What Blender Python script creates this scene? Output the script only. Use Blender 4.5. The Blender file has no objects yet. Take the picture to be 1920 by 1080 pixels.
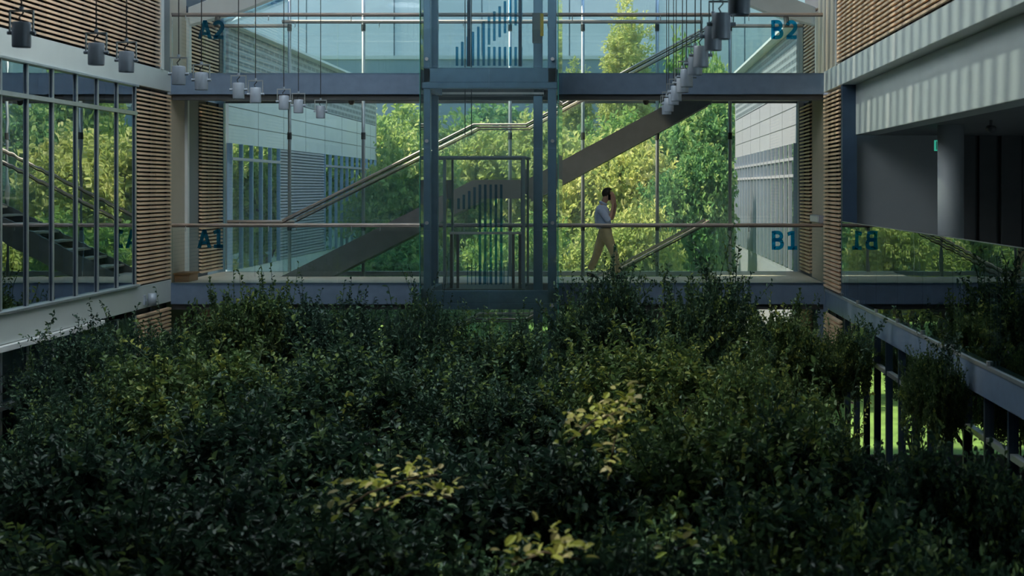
import bpy, bmesh, math, random
import numpy as np
from mathutils import Vector, Matrix

# ------------------------------------------------------------------ camera, sky, sun, exposure
SC = bpy.context.scene
COL = SC.collection
F = 2625.0; VX, VY = 1150.0, 352.0; EYE = 1.7
cam_d = bpy.data.cameras.new('camera'); cam = bpy.data.objects.new('camera', cam_d); COL.objects.link(cam)
cam.location = (0, 0, EYE); cam.rotation_euler = (math.pi / 2, 0, 0)
cam_d.sensor_width = 36; cam_d.lens = F / 1920 * 36
cam_d.shift_x = -(VX - 960) / 1920; cam_d.shift_y = -(540 - VY) / 1920
cam_d.clip_end = 400
cam_d.dof.use_dof = True; cam_d.dof.focus_distance = 25.5; cam_d.dof.aperture_fstop = 2.6
SC.camera = cam

SC.view_settings.view_transform = 'Standard'; SC.view_settings.look = 'None'
SC.view_settings.gamma = 1.0; SC.view_settings.use_curve_mapping = False
SC.view_settings.exposure = 0.35
SC.cycles.transparent_max_bounces = 40
SC.cycles.max_bounces = 10; SC.cycles.glossy_bounces = 6; SC.cycles.diffuse_bounces = 5

w = bpy.data.worlds.new('sky'); SC.world = w; w.use_nodes = True
nt = w.node_tree; nt.nodes.clear()
out = nt.nodes.new('ShaderNodeOutputWorld'); bg = nt.nodes.new('ShaderNodeBackground')
tc = nt.nodes.new('ShaderNodeTexCoord'); sp = nt.nodes.new('ShaderNodeSeparateXYZ')
rp = nt.nodes.new('ShaderNodeValToRGB')
rp.color_ramp.elements[0].position = 0.0; rp.color_ramp.elements[0].color = (.62, .80, .86, 1)
rp.color_ramp.elements[1].position = 0.8; rp.color_ramp.elements[1].color = (.30, .52, .85, 1)
nt.links.new(tc.outputs['Generated'], sp.inputs[0]); nt.links.new(sp.outputs['Z'], rp.inputs[0])
nt.links.new(rp.outputs[0], bg.inputs[0]); nt.links.new(bg.outputs[0], out.inputs[0])
bg.inputs[1].default_value = 1.6

sun_d = bpy.data.lights.new('sun', 'SUN'); sun_d.energy = 8.0; sun_d.angle = math.radians(2.4)
sun_d.color = (1.0, .88, .70)
sun = bpy.data.objects.new('sun', sun_d); COL.objects.link(sun)
SUN_DIR = Vector((.50, .06, -.70)).normalized()
sun.rotation_euler = SUN_DIR.to_track_quat('-Z', 'Y').to_euler(); sun.location = (-20, 30, 40)

# ------------------------------------------------------------------ helpers
XL, XR = -7.9, 3.76          # atrium side walls
YB, YC = 25.0, 28.5          # bridge front, curtain wall
Z2 = 3.75                    # upper floor

def at(px, py, Y):
    return Vector(((px - VX) * Y / F, Y, EYE + (VY - py) * Y / F))
def X(px, Y): return (px - VX) * Y / F
def Z(py, Y): return EYE + (VY - py) * Y / F

def tag(o, label=None, cat=None, group=None, kind=None):
    if label: o['label'] = label
    if cat: o['category'] = cat
    if group: o['group'] = group
    if kind: o['kind'] = kind
    return o
def empty(name, loc=(0, 0, 0), label=None, cat=None, group=None, kind=None):
    o = bpy.data.objects.new(name, None); COL.objects.link(o); o.location = loc; o.empty_display_size = .2
    return tag(o, label, cat, group, kind)
def link(name, me, m=None, parent=None, loc=(0, 0, 0), rot=None):
    o = bpy.data.objects.new(name, me); COL.objects.link(o)
    if m is not None and not me.materials: me.materials.append(m)
    if parent is not None:
        o.parent = parent; o.location = Vector(loc) - parent.location if parent.rotation_euler.z == 0 and parent.parent is None else Vector(loc)
    else: o.location = loc
    if rot: o.rotation_euler = rot
    return o

class MB:
    def __init__(s): s.v = []; s.f = []; s.o = Vector((0, 0, 0))
    def box(s, x0, x1, y0, y1, z0, z1):
        b = len(s.v)
        s.v += [(x0, y0, z0), (x1, y0, z0), (x1, y1, z0), (x0, y1, z0), (x0, y0, z1), (x1, y0, z1), (x1, y1, z1), (x0, y1, z1)]
        s.f += [tuple(b + i for i in q) for q in ((0, 3, 2, 1), (4, 5, 6, 7), (0, 1, 5, 4), (1, 2, 6, 5), (2, 3, 7, 6), (3, 0, 4, 7))]
        return s
    def tube(s, pts, r, n=10, cap=True):
        pts = [Vector(p) for p in pts]
        rr = r if isinstance(r, (list, tuple)) else [r] * len(pts)
        b = len(s.v); up = None
        for i, p in enumerate(pts):
            d = (pts[min(i + 1, len(pts) - 1)] - pts[max(i - 1, 0)])
            d = d.normalized() if d.length > 1e-9 else Vector((0, 0, 1))
            a = Vector((0, 0, 1)) if abs(d.z) < .95 else Vector((1, 0, 0))
            u = d.cross(a).normalized(); w_ = d.cross(u)
            for k in range(n):
                t = 2 * math.pi * k / n
                s.v.append(tuple(p + (u * math.cos(t) + w_ * math.sin(t)) * rr[i]))
        for i in range(len(pts) - 1):
            for k in range(n):
                s.f.append((b + i * n + k, b + i * n + (k + 1) % n, b + (i + 1) * n + (k + 1) % n, b + (i + 1) * n + k))
        if cap:
            s.f.append(tuple(b + k for k in range(n))[::-1]); e = b + (len(pts) - 1) * n
            s.f.append(tuple(e + k for k in range(n)))
        return s
    def prism(s, poly, y0, y1):            # polygon in xz extruded along y
        b = len(s.v); n = len(poly)
        for y in (y0, y1):
            for (x, z) in poly: s.v.append((x, y, z))
        s.f.append(tuple(range(b, b + n))); s.f.append(tuple(range(b + 2 * n - 1, b + n - 1, -1)))
        for k in range(n): s.f.append((b + k, b + n + k, b + n + (k + 1) % n, b + (k + 1) % n))
        return s
    def build(s, name, m, parent=None, bevel=0, smooth=False, label=None):
        me = bpy.data.meshes.new(name)
        org = parent.location if parent is not None else Vector((0, 0, 0))
        if parent is not None and parent.parent is not None: org = parent.location + parent.parent.location
        if parent is None and s.v:
            c = np.array(s.v); org = Vector(((c[:, 0].min() + c[:, 0].max()) / 2, (c[:, 1].min() + c[:, 1].max()) / 2, c[:, 2].min()))
        me.from_pydata([tuple(Vector(p) - org) for p in s.v], [], s.f)
        bm = bmesh.new(); bm.from_mesh(me); bmesh.ops.recalc_face_normals(bm, faces=bm.faces)
        if bevel: bmesh.ops.bevel(bm, geom=list(bm.edges), offset=bevel, segments=1, affect='EDGES', clamp_overlap=True)
        bm.to_mesh(me); bm.free()
        if smooth:
            for p in me.polygons: p.use_smooth = True
        me.materials.append(m)
        o = bpy.data.objects.new(name, me); COL.objects.link(o)
        if parent is not None: o.parent = parent
        else: o.location = org
        if label: o['label'] = label
        return o
def box(name, x0, x1, y0, y1, z0, z1, m, parent=None, **k):
    return MB().box(x0, x1, y0, y1, z0, z1).build(name, m, parent, **k)

# ------------------------------------------------------------------ materials
def mat(name, col, rough=.5, metal=0.0, var=.08, scale=6, bump=0.0, spec=.5, stretch=None):
    m = bpy.data.materials.new(name); m.use_nodes = True; n = m.node_tree.nodes; l = m.node_tree.links
    b = n['Principled BSDF']; b.inputs['Roughness'].default_value = rough; b.inputs['Metallic'].default_value = metal
    b.inputs['Specular IOR Level'].default_value = spec
    t = n.new('ShaderNodeTexCoord'); mp = n.new('ShaderNodeMapping'); no = n.new('ShaderNodeTexNoise')
    no.inputs['Scale'].default_value = scale; no.inputs['Detail'].default_value = 5
    if stretch: mp.inputs['Scale'].default_value = stretch
    r = n.new('ShaderNodeValToRGB')
    c = Vector(col)
    r.color_ramp.elements[0].position = .3; r.color_ramp.elements[1].position = .7
    r.color_ramp.elements[0].color = (*[max(0, x * (1 - var)) for x in c], 1); r.color_ramp.elements[1].color = (*[min(1, x * (1 + var)) for x in c], 1)
    l.new(t.outputs['Object'], mp.inputs[0]); l.new(mp.outputs[0], no.inputs['Vector']); l.new(no.outputs['Fac'], r.inputs[0]); l.new(r.outputs[0], b.inputs['Base Color'])
    if bump:
        bp = n.new('ShaderNodeBump'); bp.inputs['Strength'].default_value = bump; l.new(no.outputs['Fac'], bp.inputs['Height']); l.new(bp.outputs[0], b.inputs['Normal'])
    return m

def glass_mat(name, tint, base_refl, rough=.0, haze=0.0):
    """architectural sheet glass: clear transmission plus mirror reflection rising towards grazing angles"""
    m = bpy.data.materials.new(name); m.use_nodes = True; n = m.node_tree.nodes; l = m.node_tree.links
    n.clear(); o = n.new('ShaderNodeOutputMaterial'); mx = n.new('ShaderNodeMixShader')
    tr = n.new('ShaderNodeBsdfTransparent'); tr.inputs[0].default_value = (*tint, 1)
    gl = n.new('ShaderNodeBsdfGlossy'); gl.inputs['Roughness'].default_value = rough; gl.inputs['Color'].default_value = (.86, .95, 1, 1)
    fr = n.new('ShaderNodeFresnel'); fr.inputs['IOR'].default_value = 1.45
    ma = n.new('ShaderNodeMath'); ma.operation = 'ADD'; ma.use_clamp = True; ma.inputs[1].default_value = base_refl
    l.new(fr.outputs[0], ma.inputs[0]); l.new(ma.outputs[0], mx.inputs[0]); l.new(tr.outputs[0], mx.inputs[1]); l.new(gl.outputs[0], mx.inputs[2])
    last = mx
    # faint ripple of toughened glass
    tcn = n.new('ShaderNodeTexCoord'); no = n.new('ShaderNodeTexNoise'); no.inputs['Scale'].default_value = 1.3
    bp = n.new('ShaderNodeBump'); bp.inputs['Strength'].default_value = .01; bp.inputs['Distance'].default_value = .15
    l.new(tcn.outputs['Object'], no.inputs['Vector']); l.new(no.outputs['Fac'], bp.inputs['Height']); l.new(bp.outputs[0], gl.inputs['Normal'])
    if haze:  # pale diffuse share stands in for milky haze over the view
        df = n.new('ShaderNodeBsdfDiffuse'); df.inputs[0].default_value = (.55, .72, .78, 1); m2 = n.new('ShaderNodeMixShader'); m2.inputs[0].default_value = haze
        l.new(mx.outputs[0], m2.inputs[1]); l.new(df.outputs[0], m2.inputs[2]); last = m2
    l.new(last.outputs[0], o.inputs[0])
    return m

def leaf_mat(name, c0, c1, c2, transl=.35, spec=.35):
    m = bpy.data.materials.new(name); m.use_nodes = True; n = m.node_tree.nodes; l = m.node_tree.links
    b = n['Principled BSDF']; b.inputs['Roughness'].default_value = .42; b.inputs['Specular IOR Level'].default_value = spec
    a = n.new('ShaderNodeAttribute'); a.attribute_name = 'tone'
    r = n.new('ShaderNodeValToRGB'); e = r.color_ramp.elements
    e[0].position = 0; e[0].color = (*c0, 1); e[1].position = 1; e[1].color = (*c2, 1); k = e.new(.6); k.color = (*c1, 1)
    oi = n.new('ShaderNodeObjectInfo'); m1 = n.new('ShaderNodeMath'); m1.operation = 'MULTIPLY_ADD'; m1.inputs[1].default_value = .4; m1.inputs[2].default_value = -.2
    m2 = n.new('ShaderNodeMath'); m2.operation = 'ADD'; m2.use_clamp = True
    l.new(oi.outputs['Random'], m1.inputs[0]); l.new(m1.outputs[0], m2.inputs[0]); l.new(a.outputs['Fac'], m2.inputs[1])
    l.new(m2.outputs[0], r.inputs[0]); l.new(r.outputs[0], b.inputs['Base Color'])
    t = n.new('ShaderNodeBsdfTranslucent'); l.new(r.outputs[0], t.inputs[0]); mx = n.new('ShaderNodeMixShader'); mx.inputs[0].default_value = transl
    o = n['Material Output']; l.new(b.outputs[0], mx.inputs[1]); l.new(t.outputs[0], mx.inputs[2]); l.new(mx.outputs[0], o.inputs[0])
    return m

def perforated_mat(name, col, sc):
    m = mat(name, col, .5, .3); n = m.node_tree.nodes; l = m.node_tree.links; b = n['Principled BSDF']
    t = n.new('ShaderNodeTexCoord'); mp = n.new('ShaderNodeMapping'); mp.inputs['Scale'].default_value = (0.0001, 1.0, 1.0)
    br = n.new('ShaderNodeTexBrick'); br.inputs['Scale'].default_value = sc; br.inputs['Mortar Size'].default_value = .035
    br.inputs['Color1'].default_value = (col[0] * .35, col[1] * .38, col[2] * .42, 1); br.inputs['Color2'].default_value = (col[0] * .45, col[1] * .48, col[2] * .5, 1); br.inputs['Mortar'].default_value = (*col, 1)
    br.inputs['Brick Width'].default_value = .5; br.inputs['Row Height'].default_value = .16
    cx = n.new('ShaderNodeSeparateXYZ'); cb = n.new('ShaderNodeCombineXYZ')
    l.new(t.outputs['Object'], cx.inputs[0]); l.new(cx.outputs['Y'], cb.inputs['X']); l.new(cx.outputs['Z'], cb.inputs['Y']); l.new(cb.outputs[0], br.inputs['Vector'])
    l.new(br.outputs['Color'], b.inputs['Base Color'])
    return m

M = {}
M['fascia'] = mat('bridge_grey_paint', (.19, .27, .39), .4, .3)
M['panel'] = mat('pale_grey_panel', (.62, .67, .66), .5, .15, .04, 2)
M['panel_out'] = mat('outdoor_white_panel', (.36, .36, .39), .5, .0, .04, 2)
M['dark'] = mat('dark_recess', (.045, .05, .055), .6)
M['soffit'] = mat('dark_steel_flange', (.09, .095, .10), .5, .3)
M['wood'] = mat('terracotta_slat', (.78, .56, .38), .55, 0, .22, 9, .1, stretch=(1, .15, 1))
M['blue'] = mat('blue_steel', (.28, .42, .56), .4, .4)
M['pier'] = mat('dark_blue_pier', (.055, .10, .17), .45, .2)
M['navy'] = mat('dark_blue_mullion', (.05, .08, .12), .4, .5)
M['alu'] = mat('aluminium', (.50, .54, .56), .35, .7)
M['lamp'] = mat('lamp_grey_metal', (.36, .42, .50), .38, .15)
M['cable'] = mat('black_cable', (.02, .02, .022), .5)
M['rail'] = mat('bronze_handrail', (.20, .165, .15), .35, .5)
M['railtop'] = mat('pinkish_steel_handrail', (.80, .68, .62), .45, .2)
M['floor'] = mat('pale_stone_floor', (.82, .70, .56), .5, 0, .1, 5)
M['beige'] = mat('beige_plaster', (.50, .43, .34), .7, 0, .06, 2)
M['white'] = mat('white_paint', (.72, .74, .74), .5, 0, .03)
M['grey'] = mat('mid_grey_wall', (.20, .22, .235), .55, 0, .06, 1.5)
M['gallery'] = mat('light_grey_gallery_paint', (.36, .385, .40), .55, 0, .05, 1.5)
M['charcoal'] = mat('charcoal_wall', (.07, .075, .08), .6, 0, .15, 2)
M['concrete'] = mat('concrete', (.30, .32, .32), .7, 0, .12, 2, .1)
M['stair'] = mat('stair_grey_steel', (.19, .20, .20), .5, .2)
M['teal'] = mat('teal_vinyl', (.0, .30, .46), .5)
M['teal_dark'] = mat('dark_teal_vinyl', (.0, .12, .19), .5)
M['stripe_blue'] = glass_mat('blue_stripe_glass', (.16, .55, .72), .03, haze=.12)
M['grass'] = mat('lawn', (.22, .34, .06), .9, 0, .35, 3, .2)
M['soil'] = mat('dark_soil', (.035, .03, .022), .95, 0, .3, 4, .3)
M['bark'] = mat('bark', (.10, .075, .055), .85, 0, .3, 8, .4)
M['far'] = mat('far_facade', (.33, .40, .42), .6, 0, .05, .3)
M['far_dark'] = mat('far_facade_blue', (.14, .21, .26), .6, 0, .05, .3)
M['perf'] = perforated_mat('perforated_cladding', (.40, .43, .47), 1.0)
M['curtain'] = mat('pale_blue_curtain', (.45, .62, .70), .8, 0, .35, 5, stretch=(1, 4, .1))
M['yellow'] = mat('yellow_strip', (.75, .50, .03), .5)
M['green_sign'] = mat('green_sign', (.02, .35, .22), .4)
_b = M['green_sign'].node_tree.nodes['Principled BSDF']; _b.inputs['Emission Color'].default_value = (.05, .55, .38, 1); _b.inputs['Emission Strength'].default_value = .45   # lit emergency sign
M['orange'] = mat('orange_brown_box', (.36, .17, .06), .6)
M['skin'] = mat('skin', (.64, .37, .27), .5, 0, .06, 12)
M['hair'] = mat('dark_hair', (.018, .014, .012), .6, 0, .3, 40)
M['shirt'] = mat('light_blue_shirt', (.62, .72, .95), .8, 0, .06, 18, .15)
M['khaki'] = mat('khaki_cotton', (.66, .52, .30), .85, 0, .08, 14, .2)
M['shoe'] = mat('dark_shoe', (.03, .03, .03), .5)
M['phone'] = mat('black_phone', (.01, .01, .012), .25)
G_CLEAR = glass_mat('clear_glass', (.96, .99, .98), .01)
G_CURT = glass_mat('curtain_wall_glass', (.95, .98, .99), .01, haze=.12)
G_LIFT = glass_mat('lift_glass', (.91, .97, .98), .05, haze=.03)
G_EDGE = mat('green_glass_edge', (.05, .30, .22), .2)
G_REFL = glass_mat('coated_window_glass', (.42, .52, .54), .42)
G_BAL = glass_mat('reflective_balustrade_glass', (.60, .72, .74), .16)
G_WING = glass_mat('wing_window_glass', (.30, .40, .42), .5)
M_FROST = bpy.data.materials.new('frosted_roof_glass'); M_FROST.use_nodes = True
_n = M_FROST.node_tree.nodes; _l = M_FROST.node_tree.links; _n.clear(); _o = _n.new('ShaderNodeOutputMaterial'); _t = _n.new('ShaderNodeBsdfTranslucent'); _t.inputs[0].default_value = (.93, .96, .97, 1)
_l.new(_t.outputs[0], _o.inputs[0])
G_ROOF2 = glass_mat('added_rooflight_glass', (.66, .70, .68), .05)
G_ROOF = glass_mat('tinted_roof_glass', (.42, .47, .48), .05)
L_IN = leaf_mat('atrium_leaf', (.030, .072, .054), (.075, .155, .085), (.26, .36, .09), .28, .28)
L_YEL = leaf_mat('sunlit_yellow_leaf', (.36, .42, .08), (.50, .52, .12), (.60, .54, .30), .35, .4)  # yellow leaf tone with the look of sun patches put into it
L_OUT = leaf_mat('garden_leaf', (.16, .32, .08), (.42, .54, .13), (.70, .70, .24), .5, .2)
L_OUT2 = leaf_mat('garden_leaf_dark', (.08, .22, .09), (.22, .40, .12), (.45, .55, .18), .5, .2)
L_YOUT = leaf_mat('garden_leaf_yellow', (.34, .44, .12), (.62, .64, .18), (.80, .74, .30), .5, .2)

def backlit_film(m, col):      # thin vinyl film lets daylight through from behind
    n = m.node_tree.nodes; l = m.node_tree.links; t = n.new('ShaderNodeBsdfTransparent'); t.inputs[0].default_value = (*col, 1)
    mx = n.new('ShaderNodeMixShader'); mx.inputs[0].default_value = .6
    l.new(n['Principled BSDF'].outputs[0], mx.inputs[1]); l.new(t.outputs[0], mx.inputs[2]); l.new(mx.outputs[0], n['Material Output'].inputs[0])
backlit_film(M['teal'], (.10, .66, .90)); backlit_film(M['teal_dark'], (.02, .42, .60))
# ------------------------------------------------------------------ floors and shell of the atrium
def struct(o, label, cat): return tag(o, label, cat, kind='structure')
struct(box('floor', -14, 11, -6, YC + .1, -3.95, -3.75, M['soil']), 'dark planted ground at the bottom of the atrium', 'floor')
struct(box('ground', -60, 60, YC + .1, 110, -3.95, -3.76, M['grass']), 'sunlit green lawn outside the glass end wall', 'ground')
struct(box('wall_rear', -14, 11, -6.2, -6, -3.75, 7.6, M['grey']), 'grey end wall behind the viewpoint', 'wall')

# unseen roof: solid deck and skylight slots shaped to steer the daylight
r = empty('ceiling', (0, 10, 7.6), 'unseen flat roof over the atrium with fins, its glazed openings shaped for the light', 'roof', kind='structure')
for (x0, x1, y0, y1) in ((-14, -7.4, -6, 26.2), (3.4, 11, -6, 26.2), (-7.4, 3.4, -6, 6.2), (-7.4, -6.3, 6.2, 6.8), (-5.7, 3.4, 6.2, 6.8), (-7.4, 3.4, 6.8, 7.9), (-6.65, -5.85, 7.9, 9.1), (-5.1, 3.4, 7.9, 9.1), (-7.4, 3.4, 9.1, 10.2), (-5.9, 3.4, 10.2, 12.2), (-7.4, -5.4, 12.2, 13.0), (-4.3, -4.1, 12.2, 13.0), (-3.5, -.6, 12.2, 13.0), (-7.4, -.6, 21.6, 26.2), (-.6, -.2, 12.2, 26.2)):
    box('roof_slab', x0, x1, y0, y1, 7.6, 7.9, M['white'], r)
for i in range(6):
    for j in range(11): box('added_frosted_pane', -7.4 + i * 1.133, -7.4 + i * 1.133 + 1.11, 13.0 + j * .78, 13.0 + j * .78 + .76, 7.7, 7.72, M_FROST, r)  # unseen diffusing panes added to fill the atrium with soft light
for j in range(2): box('added_frosted_pane', -7.4, -5.9, 10.2 + j * 1.0, 10.2 + j * 1.0 + .98, 7.7, 7.72, M_FROST, r)  # extra strip added to brighten the near left lamps and wall
for (x0, x1, y0, y1) in ((-6.3, -5.7, 6.2, 6.8), (-7.4, -6.65, 7.9, 9.1), (-5.85, -5.1, 7.9, 9.1), (-5.4, -4.3, 12.2, 13.0), (-4.1, -3.5, 12.2, 13.0)): box('tinted_pane', x0, x1, y0, y1, 7.8, 7.82, G_ROOF2, r)  # small openings added to drop sun on the sprays and canopy
for j in range(9): box('tinted_pane', -.2, 3.4, 12.2 + j * 1.556, 12.2 + j * 1.556 + 1.53, 7.8, 7.82, G_ROOF, r)
for k in range(28):
    y = 12.2 + k * .5
    box('fin', -.2, 3.4, y, y + .2, 7.55, 7.75, M['white'], r)
# left wall ---------------------------------------------------------------
def wall_trim(name, x0, x1, y0, y1, z0, z1, m, label, cat='fascia'):
    return struct(box(name, x0, x1, y0, y1, z0, z1, m, bevel=.006), label, cat)
wall_trim('trim_1', XL - .25, XL, 16.92, YB + .02, 3.41, 3.77, M['panel'], 'pale grey band over the windows of the left wall', 'fascia')
wall_trim('trim_2', XL - .25, XL, 16.92, YB + .02, -.33, .06, M['panel'], 'pale grey band under the windows of the left wall')
wall_trim('trim_3', XL - .2, XL + .05, 16.92, 23.25, .06, .10, M['alu'], 'thin metal sill under the upper windows of the left wall', 'sill')
wall_trim('trim_4', XL - .2, XL + .06, 16.92, 21.6, -.42, -.34, M['white'], 'white sill strip over the lower curtained windows of the left wall', 'sill')
wall_trim('trim_5', XL - .2, XL + .03, 16.92, 23.25, 3.37, 3.41, M['alu'], 'thin metal head strip along the windows of the left wall', 'trim')
struct(box('wall_left', XL - .25, XL, -6, 16.9, -3.75, 7.6, M['grey']), 'grey wall at the near left of the atrium', 'wall')
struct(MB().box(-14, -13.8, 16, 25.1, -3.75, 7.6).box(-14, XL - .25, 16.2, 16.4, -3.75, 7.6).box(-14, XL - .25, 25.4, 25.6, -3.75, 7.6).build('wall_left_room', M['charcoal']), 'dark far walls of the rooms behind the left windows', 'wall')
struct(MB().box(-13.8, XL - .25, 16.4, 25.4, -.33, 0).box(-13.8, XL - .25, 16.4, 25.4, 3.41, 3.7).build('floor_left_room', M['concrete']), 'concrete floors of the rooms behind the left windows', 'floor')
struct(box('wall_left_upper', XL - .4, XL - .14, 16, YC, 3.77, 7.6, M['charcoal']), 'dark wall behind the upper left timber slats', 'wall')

def curtain_window(name, x, side, ys, z0, z1, transoms, glass, label, curtains=None):
    """glazed strip in a side wall: mullions, transoms and panes (one object each)"""
    w_ = empty(name, (x, (ys[0] + ys[-1]) / 2, z0), label, 'window', kind='structure')
    for y in ys:
        mb = box('mullion', x - .06, x + .025, y - .028, y + .028, z0, z1, M['navy'], w_)
        box('cover_strip', x - .008 + side * .034, x + .008 + side * .034, y - .022, y + .022, z0, z1, M['alu'], w_)
    levels = [z0] + transoms + [z1]
    for t in transoms:
        box('transom', x - .05, x + .07, ys[0], ys[-1], t - .03, t + .03, M['alu'], w_)
    for a, b in zip(ys[:-1], ys[1:]):
        for c, d in zip(levels[:-1], levels[1:]):
            box('pane', x - .012, x + .012, a + .02, b - .02, c + .01, d - .01, glass, w_)
    return w_
ysL = [17.25, 18.1, 18.92, 19.78, 20.66, 21.5, 22.36, 23.2]
curtain_window('window_1', XL - .05, 1, ysL, .08, 3.39, [2.93], G_REFL, 'tall mirrored window strip on the left wall beside the slatted corner')
curtain_window('window_2', XL - .05, 1, ysL, -3.0, -.42, [-1.15], G_LIFT, 'lower window strip with pale curtains behind the left bushes')
for k in range(7):
    a, b = ysL[k] + .08, ysL[k + 1] - .25
    mb = MB(); n = 14; v0 = len(mb.v)
    for i in range(n + 1):
        y = a + (b - a) * i / n; dx = .035 * math.sin(i * 1.9 + k)
        mb.v += [(XL - .22 + dx, y, -2.6), (XL - .22 + dx, y, -.45), (XL - .23 + dx, y, -2.6), (XL - .23 + dx, y, -.45)]
    for i in range(n):
        q = i * 4; mb.f += [(q, q + 4, q + 5, q + 1), (q + 2, q + 3, q + 7, q + 6)]
    names = ['nearest the left picture edge', 'second from the left picture edge', 'third from the left picture edge', 'fourth from the left picture edge', 'third from the slatted corner', 'second from the slatted corner', 'nearest the slatted corner']
    tag(mb.build('curtain', M['curtain']), 'pale blue curtain in the lower left window bay ' + names[k], 'curtain', 'curtains in the lower left windows')

# slatted screens ---------------------------------------------------------
slat_cache = {}
rnd = random.Random(5)
def slat_mesh(length):
    k = round(length, 3)
    if k not in slat_cache:
        me = bpy.data.meshes.new('slat'); h = length / 2; t, d = .0165, .03
        # leaning parallelogram board
        v = [(-d, -h, -t), (d, -h, -t - .012), (d, -h, t - .012), (-d, -h, t), (-d, h, -t), (d, h, -t - .012), (d, h, t - .012), (-d, h, t)]
        me.from_pydata(v, [], [(0, 3, 2, 1), (4, 5, 6, 7), (0, 1, 5, 4), (1, 2, 6, 5), (2, 3, 7, 6), (3, 0, 4, 7)])
        me.materials.append(M['wood']); slat_cache[k] = me
    return slat_cache[k]
def louvre(x, side, y0, y1, z0, z1, cols, label, pitch=.07, skip=None):
    """side=+1: slats face +x (left wall)"""
    e = empty('louvre_screen', (x, (y0 + y1) / 2, z0), label, 'louvre screen')
    box('backing', x - side * .10 - .01, x - side * .10 + .01, y0, y1, z0, z1, M['dark'], e)
    step = (y1 - y0) / cols; n = int((z1 - z0) / pitch)
    for c in range(cols + 1):
        y = y0 + c * step
        box('post', x - side * .075 - .02, x - side * .075 + .02, max(y - .02, y0), min(y + .02, y1), z0, z1, M['navy'], e)
    me = slat_mesh(step - .012)
    for c in range(cols):
        for i in range(n):
            z = z0 + pitch * (i + .5)
            if skip and skip(y0 + (c + .5) * step, z): continue
            o = bpy.data.objects.new('slat', me); COL.objects.link(o); o.parent = e
            o.location = (rnd.uniform(-.003, .003), y0 + (c + .5) * step - e.location.y, z - z0)
            if side < 0: o.rotation_euler = (0, 0, math.pi)
    return e
louvre(XL - .02, 1, 23.3, 25.0, .08, 3.39, 2, 'timber slat screen between the left windows and the middle bridge')
louvre(XL - .02, 1, 17.0, 24.4, 3.80, 5.8, 9, 'long timber slat screen above the left windows')
louvre(XL - .02, 1, 23.3, 25.0, -1.6, -.36, 2, 'timber slat screen under the left wall band, half hidden by leaves')
louvre(XL - .02, 1, 26.85, 28.3, .05, 3.40, 2, 'timber slat screen behind the teal A1 lettering')
louvre(XL - .02, 1, 26.2, 28.0, 3.80, 5.1, 2, 'timber slat screen behind the teal A2 lettering')
louvre(XL - .02, 1, 26.85, 28.3, -1.6, -.5, 2, 'timber slat screen under the far left end of the bridge')
louvre(XR + .02, -1, 23.25, 25.0, -.06, 3.39, 2, 'tall timber slat screen right of the B1 lettering beside the dark blue pier')
louvre(XR + .02, -1, 26.75, 28.2, .05, 3.40, 2, 'narrow timber slat screen behind the B1 lettering beyond the bridge')
louvre(XR + .02, -1, 14.6, 23.5, 3.80, 5.8, 10, 'long timber slat screen above the right gallery')
louvre(XR + .02, -1, 26.0, 27.6, 3.80, 5.1, 2, 'small timber slat screen beside the B2 lettering')
louvre(XR + .02, -1, 23.25, 25.0, -1.9, -.45, 2, 'timber slat screen under the right end of the bridge beside the gallery')
louvre(XR + .02, -1, 26.75, 28.2, -1.9, -.5, 2, 'far timber slat screen under the right end of the bridge')
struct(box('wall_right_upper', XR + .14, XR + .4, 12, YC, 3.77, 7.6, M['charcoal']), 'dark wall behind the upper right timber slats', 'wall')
struct(box('wall_left_lower', XL - .6, XL - .14, 23.2, YC, -3.75, -.33, M['charcoal']), 'dark wall behind the lowest left slats', 'wall')

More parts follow.
